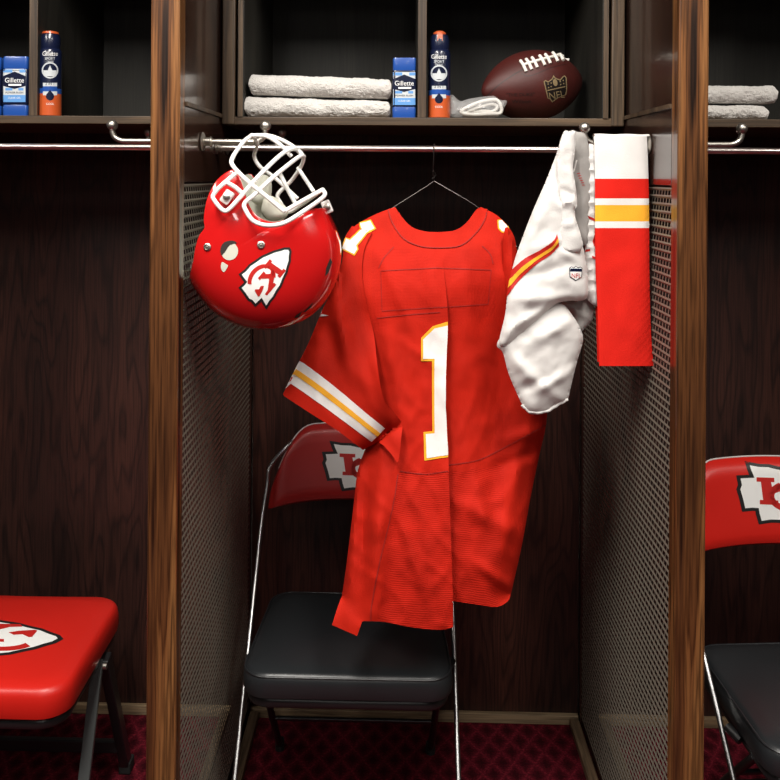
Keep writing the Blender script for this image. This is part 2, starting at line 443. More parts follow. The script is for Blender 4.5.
# partitions
def expanded_metal(x, y0, y1, z0, z1, facing):
    # rows of slots: each strand is a narrow bowed band, short bridges tie it to the next row
    bm = nb(); p = 0.015; w = 0.0064; pitch = 0.019; br = 0.0050; d = facing*0.0014
    rows = int((z1-z0)/p)
    for k in range(rows+1):
        z = z0+k*p
        pr = [(x-d, z), (x+d, z+w*0.5), (x-d*0.4, z+w)]
        a = [(bm.verts.new((xx, y0, zz)), bm.verts.new((xx, y1, zz))) for xx, zz in pr]
        for q, r in zip(a, a[1:]): bm.faces.new((q[0], q[1], r[1], r[0]))
        if k == rows: break
        off = (k % 2)*pitch*0.5
        for j in range(int((y1-y0)/pitch)+1):
            y = y0+off+j*pitch
            if y+br > y1: continue
            zt = z+w; zb = z+p
            bm.faces.new([bm.verts.new(c) for c in ((x-d*0.4, y, zt), (x-d*0.4, y+br, zt), (x-d, y+br, zb), (x-d, y, zb))])
    return bm
for nm, xa, xb, face, lab in (('l', XL-TK, XL, 1, 'oak fronted mesh partition left of the jersey, beside the red helmet'),
                        ('r', XR, XR+TK, -1, 'oak fronted mesh partition right of the jersey, beside the striped sock')):
    t = thing('locker_partition', lab, 'partition', ((xa+xb)/2, 0.4, 0), 'partitions between the lockers')
    part('post', bx(xa, xb, 0, 0.042, 0, 2.45), 'post', t, smooth=False, bev=0.004, label='upright golden brown oak post')
    part('upper_panel', bx(xa+0.004, xb-0.004, 0.042, DB, ZS+0.004, 2.45), 'side', t, smooth=False)
    part('mid_rail', bx(xa+0.001, xb-0.001, 0.042, DB, 1.495, ZS-0.001), 'side', t, smooth=False, bev=0.002)
    bm = nb()
    for q in ((xa-0.004, xa+0.006), (xb-0.006, xb+0.004)): box(bm, *q, 0.043, YC-0.006, ZS-0.003, ZS+0.005)
    part('bead_trim', bm, 'frame', t, smooth=False)
    part('rear_stile', bx(xa+0.002, xb-0.002, DB-0.035, DB-0.009, 0.012, 1.495), 'side', t, smooth=False)
    part('bottom_rail', bx(xa+0.004, xb-0.004, 0.042, DB-0.035, 0, 0.028), 'side', t, smooth=False)
    xs = xb-0.006 if face == 1 else xa+0.006
    part('mesh_screen', expanded_metal(xs, 0.043, DB-0.035, 0.03, 1.495, face), 'screen', t, smooth=False, label='grey expanded metal screen')
    bm = nb()
    box(bm, xa-0.026, xa-0.001, 0.043, DB-0.026, 0, 0.022); box(bm, xb+0.001, xb+0.026, 0.043, DB-0.026, 0, 0.022)
    part('floor_strip', bm, 'basey', t, smooth=False, bev=0.003)

# hooks
def hook(x, d, Y, z, lab):
    t = thing('coat_hook', lab, 'hook', (x, Y, z), 'ball ended coat hooks')
    bm = nb(); A = axis_mat(Vector((x, Y, z)), (d, 0, 0))
    lathe(bm, [(0, 0), (0.019, 0), (0.020, 0.002), (0.016, 0.005), (0.009, 0.007), (0.009, 0.016), (0.011, 0.018), (0.009, 0.021), (0, 0.021)], A)
    part('flange', bm, 'nickel', t)
    bm = nb()
    pts = [(x+d*0.010, Y, z), (x+d*0.05, Y, z), (x+d*0.095, Y, z), (x+d*0.112, Y, z+0.001), (x+d*0.125, Y, z+0.008), (x+d*0.130, Y, z+0.020), (x+d*0.130, Y, z+0.028)]
    tube(bm, spline(pts, 6), 0.0058, 12)
    part('arm', bm, 'nickel', t)
    bm = nb(); lathe(bm, [(0.0055, 0.021), (0.0065, 0.023), (0.0055, 0.025), (0.005, 0.026)], Matrix.Translation((x+d*0.130, Y, z)), 16); ball(bm, Vector((x+d*0.130, Y, z+0.0325)), 0.0112)
    part('ball_finial', bm, 'nickel', t)
    return t
YH, YH2, ZH = 0.188, 0.453, 1.577
hook(XL, 1, YH, ZH, 'nickel ball ended hook that carries the red helmet')
hook(XL, 1, YH2, ZH, 'smaller looking nickel hook behind the helmet, at the rod')
hook(XR, -1, YH, ZH, 'nickel ball ended hook that carries the white pants and sock')
hook(XL-TK, -1, YH, ZH, 'nickel ball ended hook in the left locker, nearest the front')
hook(XL-TK, -1, YH2, ZH, 'nickel hook in the left locker half behind the left oak post')
hook(XR+TK, 1, YH, ZH, 'nickel ball ended hook in the right locker under the white towels')
YR, ZR = 0.33, 1.569
RL = {'left': 'thin steel clothes rod across the left locker', 'mid': 'thin steel clothes rod the red jersey hangs from', 'right': 'thin steel clothes rod across the right locker'}
for nm, (a, b) in BAYS.items():
    t = thing('clothes_rod', RL[nm], 'rod', ((a+b)/2, YR, ZR), 'steel clothes rods')
    bm = nb(); tube(bm, [(a+0.004, YR, ZR), ((a+b)/2, YR, ZR), (b-0.004, YR, ZR)], 0.0070, 20); part('rod', bm, 'rod', t)
    for e, d in ((a, 1), (b, -1)):
        bm = nb(); lathe(bm, [(0, 0), (0.014, 0), (0.014, 0.003), (0.010, 0.005), (0.010, 0.012), (0.008, 0.012)], axis_mat(Vector((e, YR, ZR)), (d, 0, 0))); part('rod_socket', bm, 'nickel', t)

# ------------------------------------------------------------------ emblem outlines
ARROW = [(0.86, 0.0), (0.84, 0.05), (0.74, 0.12), (0.66, 0.19), (0.52, 0.25), (0.40, 0.315), (0.22, 0.365), (0.06, 0.425), (-0.10, 0.44), (-0.24, 0.475), (-0.38, 0.475), (-0.52, 0.50),
         (-0.50, 0.42), (-0.45, 0.28), (-0.55, 0.27), (-0.66, 0.26), (-0.64, 0.14), (-0.665, 0.06), (-0.62, -0.12), (-0.59, -0.28), (-0.48, -0.265), (-0.385, -0.27), (-0.37, -0.38), (-0.34, -0.50),
         (-0.20, -0.47), (-0.04, -0.47), (0.12, -0.42), (0.30, -0.375), (0.44, -0.30), (0.58, -0.23), (0.70, -0.14), (0.80, -0.075)]
def kc_polys():
    K = [(-0.42, 0.29), (-0.15, 0.29), (-0.15, 0.21), (-0.20, 0.21), (-0.185, 0.12), (0.08, 0.25), (0.05, 0.26), (0.05, 0.33), (0.44, 0.33), (0.46, 0.27), (0.32, 0.255), (0.05, 0.10), (0.20, -0.05), (0.25, -0.05), (0.25, -0.12), (0.0, -0.12),
         (0.0, -0.05), (0.03, -0.05), (-0.07, 0.045), (-0.16, 0.0), (-0.145, -0.12), (-0.09, -0.12), (-0.09, -0.20), (-0.37, -0.20), (-0.37, -0.12), (-0.32, -0.12), (-0.355, 0.21), (-0.42, 0.21)]
    C = []
    arc = lambda a, rx, ry: (0.19+rx*math.cos(math.radians(a)), -0.04+ry*math.sin(math.radians(a)))
    for i in range(25): C.append(arc(128+i*(197/24), 0.44, 0.31))
    for i in range(24, -1, -1): C.append(arc(128+i*(205/24), 0.34, 0.205))
    S = [(0.30, 0.12), (0.42, 0.165), (0.60, 0.20), (0.63, 0.18), (0.57, 0.02), (0.53, 0.01), (0.46, 0.08), (0.36, 0.06)]
    return [K, C, S]
def emblem(px_map, bvh, h, dst_parent, name='arrowhead_emblem', offs=(0.0005, 0.0009, 0.0013), border=0.058, fY=0.3, kc='print_red'):
    """px_map sends emblem coordinates to photo coordinates"""
    out = nb()
    for polys, mi, of in (([offset_poly(ARROW, border)], 0, offs[0]), ([ARROW], 1, offs[1]), (kc_polys(), 2, offs[2])):
        b = cut2d([[px_map(*p) for p in q] for q in polys], h, mi)
        on_surface(b, bvh, of, out, mi, fY)
    return part(name, out, ['print_black', 'print_white', kc], dst_parent, smooth=True, label='white arrowhead emblem with black outline and red interlocked letters KC')
def bvh_of(bm):
    bm.normal_update(); return BVHTree.FromBMesh(bm)

# ------------------------------------------------------------------ chairs
def pad(bm, wf, wb, y0, y1, z0, zt, rc=0.05, crown=0.010, edge=0.014, mi=0):
    """cushion: rounded trapezoid in plan (front at y0), crowned top, rolled edges"""
    def outline(ins):
        pts = []; n = 7
        cs = [(-wf/2, y0, 180), (wf/2, y0, 270), (wb/2, y1, 0), (-wb/2, y1, 90)]
        for (x, y, a0) in cs:
            r = rc; sx = 1 if x < 0 else -1; sy = 1 if y == y0 else -1
            for k in range(n):
                a = math.radians(a0+90*k/(n-1)); rr = max(0.002, r-ins)
                pts.append((x+sx*r+rr*math.cos(a), y+sy*r+rr*math.sin(a)))
        return pts
    def dens(pts):                     # add points on the straight sides
        o = []
        for i, p in enumerate(pts):
            q = pts[(i+1) % len(pts)]; o.append(p); L = math.hypot(q[0]-p[0], q[1]-p[1]); k = int(L/0.03)
            for j in range(1, k): o.append((p[0]+(q[0]-p[0])*j/k, p[1]+(q[1]-p[1])*j/k))
        return o
    base = dens(outline(0)); N_ = len(base); cx, cy = 0, (y0+y1)/2
    rings = []
    H = zt-z0
    spec = [(0.012, 0.0), (0.003, 0.06), (0.0, 0.25), (0.0, 0.55), (0.002, 0.75), (0.007, 0.90), (0.016, 0.98)]
    for ins, hz in spec:
        ring = []
        for (x, y) in base:
            dx, dy = x-cx, y-cy; L = math.hypot(dx, dy); k = (L-ins)/L
            ring.append(bm.verts.new((cx+dx*k, cy+dy*k, z0+H*hz)))
        rings.append(ring)
    for t in (0.85, 0.7, 0.5, 0.3, 0.12):
        ring = []
        for (x, y) in base:
            dx, dy = x-cx, y-cy; L = math.hypot(dx, dy); k = (L-0.016)/L*t
            ring.append(bm.verts.new((cx+dx*k, cy+dy*k, z0+H+crown*(1-t*t))))
        rings.append(ring)
    for A, B in zip(rings, rings[1:]):
        for k in range(N_):
            bm.faces.new((A[k], A[(k+1) % N_], B[(k+1) % N_], B[k])).material_index = mi
    bm.faces.new(rings[-1]); bm.faces.new(rings[0][::-1])
    return base
def xf(bm, Mx): bmesh.ops.transform(bm, matrix=Mx, verts=bm.verts); return bm
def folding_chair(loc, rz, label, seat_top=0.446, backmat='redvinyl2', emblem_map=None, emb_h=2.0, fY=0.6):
    t = thing('folding_chair', label, 'chair', loc, 'padded folding chairs', rz)
    Mx = WM[t.name]; W = 0.46
    bm = nb(); base = pad(bm, W, W-0.03, -0.205, 0.195, seat_top-0.062, seat_top-0.006, rc=0.055); xf(bm, Mx); seat = part('seat', bm, 'blackvinyl', t, label='black vinyl padded seat')
    bm = nb(); tube(bm, [Mx @ Vector((x*0.985, y*0.985, seat_top-0.013)) for x, y in base], 0.0022, 6, closed=True)
    part('seat_piping', bm, 'blackvinyl', seat)
    bm = nb(); pad(bm, W-0.02, W-0.05, -0.195, 0.20, seat_top-0.085, seat_top-0.060, rc=0.05, crown=0); xf(bm, Mx); part('seat_pan', bm, 'blackmetal', t)
    # main frame: front feet, leaning back up to the top of the backrest, one inverted U
    zb = 0.86
    fr = lambda s, z: Vector((s*(0.240+0.004*(1-z/0.64)-0.022*max(0, (z-0.62)/0.24)), -0.345+0.53*min(z, 0.64)/0.64+max(0, z-0.64)*0.35, z))
    pts = [fr(-1, 0.012), fr(-1, 0.2), fr(-1, 0.4), fr(-1, 0.6), fr(-1, 0.70), fr(-1, 0.745)]
    top = [Vector((-0.200, 0.262, 0.775)), Vector((-0.165, 0.285, 0.798)), Vector((-0.08, 0.300, 0.805)), Vector((0, 0.303, 0.806))]
    pts = pts+top; pts = pts+[Vector((-p.x, p.y, p.z)) for p in pts[::-1][1:]]
    bm = nb(); tube(bm, [Mx @ p for p in spline(pts, 6)], 0.0056, 12); fo = part('main_frame', bm, 'chrome', t, label='grey steel tube frame')
    # rear legs
    for s in (-1, 1):
        bm = nb(); tube(bm, [Mx @ Vector(p) for p in ((s*0.212, -0.10, seat_top-0.075), (s*0.205, 0.05, 0.24), (s*0.198, 0.235, 0.012))], 0.0085, 12); l = part('rear_leg', bm, 'blackmetal', t)
        bm = nb(); lathe(bm, [(0, 0), (0.012, 0), (0.012, 0.028), (0.009, 0.03)], Mx @ Matrix.Translation((s*0.198, 0.235, 0.0)), 14); part('rubber_foot', bm, 'rubber', l)
        bm = nb(); lathe(bm, [(0, 0), (0.011, 0), (0.011, 0.028), (0.008, 0.03)], Mx @ Matrix.Translation(fr(s, 0.0)), 14); part('front_foot', bm, 'rubber', fo)
        bm = nb(); tube(bm, [Mx @ Vector(p) for p in ((s*0.222, -0.06, seat_top-0.07), (s*0.236, -0.03, seat_top-0.06))], 0.009, 10); part('pivot_bolt', bm, 'blackmetal', t)
    for z_, y_, hw in ((0.150, 0.122, 0.197), (0.235, 0.054, 0.201), (0.30, -0.01, 0.203)):
        bm = nb(); tube(bm, [Mx @ Vector((-hw, y_, z_)), Mx @ Vector((0, y_, z_)), Mx @ Vector((hw, y_, z_))], 0.0055, 10); part('stretcher', bm, 'blackmetal', t)
    # backrest: arched, curved pad
    bm = nb(); nu, nv = 34, 14; grid = {}
    def bp_(u, v, side):
        x = 0.232*u; au = abs(u)
        zt_ = 0.842-0.012*au**2-0.10*max(0, (au-0.55)/0.45)**2.4
        zb_ = 0.652-0.020*au**2.5
        z = zb_+(zt_-zb_)*v
        y = 0.235+0.022*(1-u*u)+(z-0.65)*0.26
        e = max(0, 1-min(1, min((1-au)/0.16, v/0.16, (1-v)/0.16)))
        th = 0.022*math.sqrt(max(0, 1-e*e))
        xx = x*(1-0.10*v*v*1)
        return Mx @ Vector((xx, y + (-th if side == 0 else th*0.5), z))
    for side in (0, 1):
        for i in range(nu+1):
            for j in range(nv+1):
                u = -math.cos(PI*i/nu) if True else 0
                u = 0.5*u+0.5*(-1+2*i/nu); vj = j/nv; vv = 0.5*(0.5-0.5*math.cos(PI*vj))+0.5*vj
                grid[side, i, j] = bm.verts.new(bp_(u, vv, side))
        for i in range(nu):
            for j in range(nv):
                q = [grid[side, i, j], grid[side, i+1, j], grid[side, i+1, j+1], grid[side, i, j+1]]
                bm.faces.new(q if side == 0 else q[::-1])
    bmesh.ops.remove_doubles(bm, verts=bm.verts, dist=0.0006)
    bv = bvh_of(bm)
    br = part('backrest', bm, backmat, t, label='red vinyl padded backrest with an arrowhead emblem')
    bm = nb(); tube(bm, [bp_(u, 1 if True else 0, 0)+Vector((0, 0.002, 0.001)) for u in [-1+2*i/40 for i in range(41)]], 0.0022, 6); part('edge_welt', bm, 'welt', br, label='pale edge welt')
    if emblem_map: emblem(emblem_map, bv, emb_h, br, fY=fY)
    return t
# middle chair: seat left edge X=-.336, right .126, front Y=.28
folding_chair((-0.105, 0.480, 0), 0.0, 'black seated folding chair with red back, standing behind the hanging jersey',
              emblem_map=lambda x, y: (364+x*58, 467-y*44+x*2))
folding_chair((0.900, 0.235, 0), math.radians(5), 'black seated folding chair with red back, cut by the right photo edge', backmat='redvinyl', seat_top=0.466,
              emblem_map=lambda x, y: (784+x*66, 494-y*55+x*2), fY=0.45)

# folding stool, bottom left
t = thing('folding_stool', 'red padded folding stool with an arrowhead on the seat, before the left locker', 'stool', (-0.920, 0.412, 0))
Mx = WM[t.name]
bm = nb(); pad(bm, 0.475, 0.462, -0.215, 0.215, 0.374, 0.440, rc=0.06, crown=0.006); xf(bm, Mx)
bv = bvh_of(bm); seat = part('seat', bm, 'redvinyl', t, label='bright red vinyl padded seat')
emblem(lambda x, y: (-18+x*88, 637-y*40+x*2), bv, 2.5, seat, fY=0.4)
bm = nb(); pad(bm, 0.455, 0.445, -0.205, 0.205, 0.350, 0.375, rc=0.055, crown=0); xf(bm, Mx); part('seat_pan', bm, 'blackmetal', t)
for s in (-1, 1):
    def flat(a, b, w, th):
        bm = nb(); d = (b-a).normalized(); X = Vector((1, 0, 0)); n = d.cross(X).normalized()
        vs = []
        for p in (a, b):
            for sx, sn in ((-1, -1), (1, -1), (1, 1), (-1, 1)): vs.append(bm.verts.new(Mx @ (p+X*(sx*w/2)+n*(sn*th/2))))
        for q in ((0, 3, 2, 1), (4, 5, 6, 7), (0, 1, 5, 4), (1, 2, 6, 5), (2, 3, 7, 6), (3, 0, 4, 7)): bm.faces.new([vs[i] for i in q])
        bmesh.ops.recalc_face_normals(bm, faces=bm.faces)
        return bm
    part('leg', flat(Vector((s*0.218, 0.05, 0.365)), Vector((s*0.232, -0.145, 0.012)), 0.026, 0.014), 'legbar', t, smooth=False, bev=0.003, label='grey leg bar')
    l = part('leg', flat(Vector((s*0.230, 0.06, 0.365)), Vector((s*0.240, 0.205, 0.012)), 0.024, 0.030), 'blackmetal', t, smooth=False, bev=0.003, label='black leg bar')
    part('rubber_foot', xf(bx(s*0.240-0.015, s*0.240+0.015, 0.186, 0.226, 0, 0.03), Mx), 'rubber', l, smooth=False, bev=0.004)
    part('rubber_foot', xf(bx(s*0.232-0.016, s*0.232+0.016, -0.163, -0.127, 0, 0.03), Mx), 'rubber', t, smooth=False, bev=0.004)
    bm = nb(); tube(bm, [Mx @ Vector((s*0.188, 0.046, 0.350)), Mx @ Vector((s*0.240, 0.046, 0.350))], 0.008, 12); part('pivot_bolt', bm, 'nickel', t)
part('stretcher', xf(bx(-0.230, 0.230, 0.160, 0.176, 0.070, 0.100), Mx), 'blackmetal', t, smooth=False, bev=0.003)
part('stretcher', xf(bx(-0.205, 0.205, -0.125, -0.111, 0.055, 0.075), Mx), 'blackmetal', t, smooth=False, bev=0.003)

# ------------------------------------------------------------------ towels
def towel(x0, x1, y0, y1, z0, z1, label, group, seed, d0=0.0, d1=0.0):
    bm = nb(); nx = 90; prof = []
    # folded cross-section in depth: rolled front edge, flat top
    h = (z1-z0)/2; r = h
    for k in range(24): 
        a = PI/2+PI*k/23; prof.append((y0+r+r*math.cos(a)*1.0, z0+h+h*math.sin(a)))
    for k in range(1, 20): prof.append((y0+r+(y1-y0-2*r)*k/20, z0))
    for k in range(16):
        a = -PI/2+PI*k/15; prof.append((y1-r+r*math.cos(a), z0+h+h*math.sin(a)))
    for k in range(1, 20): prof.append((y1-r-(y1-y0-2*r)*k/20, z1))
    rings = []
    for i in range(nx+1):
        u = i/nx; x = x0+(x1-x0)*u; e = max(0, 1-min(u, 1-u)/0.025); sc = math.sqrt(max(0.02, 1-e*e))
        ring = []
        for (y, z) in prof:
            p = Vector((x, y, z0+h+(z-z0-h)*(0.55+0.45*sc)))
            n = noise.noise(p*22+Vector((seed, 0, 0)))*0.0060+noise.noise(p*190+Vector((seed, 9, 0)))*0.0030+noise.noise(Vector((x*9, seed, z*30)))*0.0025
            d = Vector((0, y-(y0+y1)/2, z-(z0+h))); d.y *= 0.4
            q = p+d.normalized()*n; q.z = max(q.z, z0+0.0003)
            q.y += noise.noise(Vector((x*7, seed*3, 0)))*0.004
            q.x += noise.noise(Vector((z*60, seed, y*20)))*0.003
            f_ = (q.z-z0)/(z1-z0); q.z -= u*(d0+(d1-d0)*f_)
            ring.append(bm.verts.new(q))
        rings.append(ring)
    n_ = len(prof)
    for A, B in zip(rings, rings[1:]):
        for k in range(n_): bm.faces.new((A[k], A[(k+1) % n_], B[(k+1) % n_], B[k]))
    bm.faces.new(rings[0][::-1]); bm.faces.new(rings[-1])
    bmesh.ops.recalc_face_normals(bm, faces=bm.faces)
    return single('folded_towel', bm, 'towel', label, 'towel', group)
sx = lambda px, Y: P(px, 100, Y).x
YT = YC+0.012
towel(sx(243, YT)+0.003, sx(390, YT), YT, YT+0.26, ZS+0.0005, ZS+0.048, 'folded white towel on the middle shelf, lower of its two', 'folded white towels on the shelves', 1.3, 0.0, 0.009)
towel(sx(247, YT)+0.003, sx(391, YT), YT+0.002, YT+0.255, ZS+0.0525, ZS+0.102, 'folded white towel on the middle shelf, upper of its two', 'folded white towels on the shelves', 5.1, 0.009, 0.014)
towel(sx(700, YT)-0.09, sx(769, YT), YT, YT+0.26, ZS+0.0005, ZS+0.032, 'folded white towel on the right shelf, lower of its two', 'folded white towels on the shelves', 8.3)
towel(sx(700, YT)-0.10, sx(778, YT), YT+0.004, YT+0.255, ZS+0.038, ZS+0.078, 'folded white towel on the right shelf, upper of its two', 'folded white towels on the shelves', 3.7)

# ------------------------------------------------------------------ toiletries
def can(pxc, pyb, Y, label, turn):
    c = P(pxc, pyb, Y); x, y = c.x, Y
    t = thing('spray_can', label, 'spray can', (x, y, ZS), 'spray cans on the shelf')
    T = Matrix.Translation((x, y, ZS)); r = 0.0255
    bm = nb(); lathe(bm, [(0, 0), (r-0.003, 0), (r, 0.002), (r, 0.052)], T, 40, 0); lathe(bm, [(r, 0.052), (r, 0.064)], T, 40, 1); lathe(bm, [(r, 0.064), (r, 0.148), (r-0.002, 0.155), (r-0.005, 0.158)], T, 40, 2)
    bmesh.ops.remove_doubles(bm, verts=bm.verts, dist=1e-5)
    bv = bvh_of(bm); body = part('body', bm, ['orange', 'blue', 'navy'], t, label='navy can with an orange foot')
    bm = nb(); lathe(bm, [(r-0.004, 0.155), (r-0.003, 0.163), (r-0.003, 0.180), (r-0.006, 0.190), (r-0.012, 0.194), (0, 0.195)], T, 40); part('cap', bm, 'navy', t)
    bm = nb()
    if turn:   # button seen from its front
        lathe(bm, [(0.015, 0.190), (0.0145, 0.197), (0.008, 0.201), (0, 0.202)], T, 30)
        box(bm, -0.006, 0.006, -0.022, -0.010, 0.176, 0.192, mat=T)
    else:
        lathe(bm, [(0.019, 0.1915), (0.018, 0.196), (0.010, 0.1985), (0, 0.199)], T, 30)
    part('spray_button', bm, 'orange', t, label='orange button')
    out = nb(); cx = pxc
    # printed label
    o1 = on_surface(cut2d([[(cx-7, pyb-31.5), (cx+7, pyb-31.5), (cx+7, pyb-19), (cx-7, pyb-19)]], 1.5), bv, 0.0003, out, 0)
    circ = lambda rr, yy, dx=0: [(cx+dx+rr*math.cos(a*PI/14), yy+rr*math.sin(a*PI/14)) for a in range(28)]
    on_surface(cut2d([circ(8.2, pyb-44)], 1.5), bv, 0.0003, out, 0)
    on_surface(cut2d([circ(6.8, pyb-44)], 1.5), bv, 0.0005, out, 1)
    on_surface(cut2d([[(cx-6.4, pyb-44), (cx+6.4, pyb-44), (cx+6.4, pyb-41), (cx+4, pyb-38), (cx-4, pyb-38), (cx-6.4, pyb-41)]], 1.5), bv, 0.0007, out, 0)
    on_surface(cut2d([[(cx-2.2, pyb-44), (cx, pyb-49), (cx+2.2, pyb-44)]], 1.5), bv, 0.0008, out, 0)
    on_surface(cut2d([[(cx-7, pyb-28), (cx+7, pyb-28), (cx+7, pyb-23), (cx-7, pyb-23)]], 1.5), bv, 0.0005, out, 2)
    on_surface(cut2d([circ(4, pyb-18)], 1.5), bv, 0.0006, out, 1)
    on_surface(cut2d([[(cx-3, pyb-20.5), (cx, pyb-24.5), (cx+3, pyb-20.5)]], 1.5), bv, 0.0007, out, 1)
    on_surface(text2d('Gillette', 6.4, cx, pyb-58.5, bold=0.012, squash=0.80), bv, 0.0005, out, 3)
    on_surface(text2d('SPORT', 3.4, cx, pyb-54.6, bold=0.01, squash=1.0), bv, 0.0005, out, 0)
    on_surface(text2d('TRIPLE', 2.4, cx, pyb-51.8), bv, 0.0005, out, 0)
    on_surface(text2d('2 IN 1', 3.6, cx, pyb-29.4, bold=0.01), bv, 0.0007, out, 1)
    on_surface(text2d('COOL', 2.8, cx, pyb-9.5, bold=0.01), bv, 0.0005, out, 3)
    part('printed_label', out, ['silver', 'navy', 'blue', 'print_white'], body, smooth=True, label='white and silver print')
    return t
can(439, 117.3, YC+0.036, 'navy and orange spray can on the middle shelf beside the bagged strap', True)
can(50, 114.3, YC+0.036, 'navy and orange spray can on the left shelf beside its divider', False)
def deodorant(px0, px1, pyb, Y, label):
    a, b = P(px0, pyb, Y).x, P(px1, pyb, Y).x; cx = (px0+px1)/2; w = (b-a)
    t = thing('deodorant_stick', label, 'deodorant', ((a+b)/2, Y+0.014, ZS), 'deodorant sticks on the shelf')
    T = Matrix.Translation(((a+b)/2, Y+0.014, ZS))
    def rb(z0, z1, ww, dd, r=0.006):
        bm = nb()
        prof = [(-1, -1), (1, -1), (1, 1), (-1, 1)]; pts = []
        for (sx_, sy_), a0 in zip(prof, (180, 270, 0, 90)):
            for k in range(6):
                an = math.radians(a0+18*k); pts.append((sx_*(ww/2-r)+r*math.cos(an), sy_*(dd/2-r)+r*math.sin(an)))
        rings = [[bm.verts.new(T @ Vector((x*s_, y*s_, z))) for x, y in pts] for z, s_ in ((z0, 0.97), (z0+0.002, 1), (z1-0.003, 1), (z1, 0.95))]
        n = len(pts)
        for A, B in zip(rings, rings[1:]):
            for k in range(n): bm.faces.new((A[k], A[(k+1) % n], B[(k+1) % n], B[k]))
        bm.faces.new(rings[0][::-1]); bm.faces.new(rings[-1]); return bm
    part('base', rb(0, 0.026, w*0.97, 0.026), 'blue', t, label='blue base')
    bm = rb(0.026, 0.108, w, 0.028); bv = bvh_of(bm); body = part('body', bm, 'navy', t)
    part('cap', rb(0.108, 0.137, w*0.96, 0.027), 'blue', t, label='blue cap')
    out = nb(); L, R_ = cx-11, cx+11; q = lambda x0, x1, y0, y1: [(x0, pyb-y0), (x1, pyb-y0), (x1, pyb-y1), (x0, pyb-y1)]
    on_surface(cut2d([q(L, R_, 12, 45)], 3), bv, 0.0003, out, 0)
    on_surface(cut2d([q(L, R_, 12, 19)], 3), bv, 0.0005, out, 2)
    on_surface(cut2d([[(L, pyb-28), (cx, pyb-25), (R_, pyb-28), (R_, pyb-38), (cx, pyb-42.5), (L, pyb-38)]], 3), bv, 0.0005, out, 1)
    on_surface(cut2d([q(L, cx-2, 41.5, 44.5), q(cx+5, R_, 41.5, 44.5), q(L+2, cx-2, 23.5, 26), q(cx+4, R_-2, 23.5, 26)], 3), bv, 0.0005, out, 2)
    on_surface(text2d('Gillette', 6.8, cx, pyb-31.5, bold=0.014, squash=0.95), bv, 0.0008, out, 3)
    on_surface(cut2d([q(cx-6, cx+7, 28.2, 30)], 3), bv, 0.0007, out, 3)
    on_surface(text2d('POWER RUSH', 2.6, cx, pyb-20.5, bold=0.01, squash=1.1), bv, 0.0008, out, 1)
    on_surface(text2d('CLEAR GEL', 2.6, cx, pyb-15.2, squash=1.0), bv, 0.0008, out, 3)
    part('printed_label', out, ['silver', 'navy', 'skyblue', 'print_white'], body, label='white, silver and blue print')
deodorant(392, 416.5, 117, YC+0.014, 'blue deodorant stick on the middle shelf at the right end of the towels')
deodorant(1.5, 27.5, 114, YC+0.014, 'blue deodorant stick on the left shelf beside the divider')
# sliver of a third one at the photo's left edge
deodorant(-26, 0.6, 114, YC+0.03, 'blue deodorant stick cut off by the left photo edge')

# ------------------------------------------------------------------ football
YF = 0.52
fc = P(533, 82, YF); fc.z = ZS+0.0855
t = thing('football', 'brown leather football with white laces on the middle shelf', 'football', (fc.x, fc.y, ZS))
ax = Vector((0.87, 0.44, 0.14)).normalized()
LA, RA = 0.145, 0.085
A = axis_mat(fc, ax)
prof = []
for k in range(41):
    u = -1+2*k/40; r = RA*(1-abs(u)**2.0)**0.80 if abs(u) < 1 else 0
    prof.append((r, u*LA))
bm = nb(); lathe(bm, prof, A, 48); bv = bvh_of(bm); lowest = min(v.co.z for v in bm.verts)
dz = ZS+0.0005-lowest
for v in bm.verts: v.co.z += dz
bv = bvh_of(bm); body = part('body', bm, 'leather', t)
def poly_strip(line, w):
    L, R_ = [], []
    for i, p in enumerate(line):
        a = line[max(0, i-1)]; b = line[min(len(line)-1, i+1)]; d = Vector((b[0]-a[0], b[1]-a[1])).normalized()
        L.append((p[0]-d.y*w/2, p[1]+d.x*w/2)); R_.append((p[0]+d.y*w/2, p[1]-d.x*w/2))
    return L+R_[::-1]
out = nb()
on_surface(cut2d([poly_strip(openline([(487, 96), (500, 84), (515, 74), (526, 68)]), 0.8), poly_strip(openline([(521, 73), (527, 76), (536, 74), (550, 68), (566, 64)]), 0.5)], 2), bv, 0.0004, out, 0)
part('seam', out, 'stamp', body, label='dark stitched seam')
ls = on_surface(cut2d([[(524, 67), (568, 56)]+[(568, 56.2), (524, 67.2)]], 50), bv, 0.0)
ls.free()
def hitp(px, py, b_, off=0.0):
    h = b_.ray_cast(CAM, ray(px, py)); 
    if h[0] is None: h = b_.find_nearest(P(px, py, YF))
    n = h[1] if h[1].dot(ray(px, py)) < 0 else -h[1]
    return h[0]+n*off
lac = openline([(523, 65.5), (534, 62), (545, 59), (556, 56.5), (566, 55)], 6)
bm = nb(); tube(bm, [hitp(x, y, bv, 0.002) for x, y in lac], 0.0034, 8)
for k in range(8):
    u = k/7; i = int(u*(len(lac)-1)); x, y = lac[i]
    tube(bm, [hitp(x-2.5+2*u*0.5, y-4.0+0.5*k*0.3, bv, 0.0025), hitp(x, y, bv, 0.0045), hitp(x+3.2, y+6.5-0.25*k, bv, 0.0025)], 0.0037, 8)
part('laces', bm, 'lace', t, label='white laces')
SH = [(543.5, 81.5), (545.5, 80), (548, 81.5), (552, 78.5), (553.5, 75), (555.5, 78), (560, 79.5), (563, 76), (565, 75.5), (566.5, 78), (567, 90), (566, 95), (558, 98), (552, 102.5), (550, 99), (547.5, 98.5), (546.5, 94)]
out = nb()
on_surface(cut2d([SH], 2), bv, 0.0003, out, 0)
on_surface(cut2d([offset_poly(SH, -1.0)], 2), bv, 0.0005, out, 1)
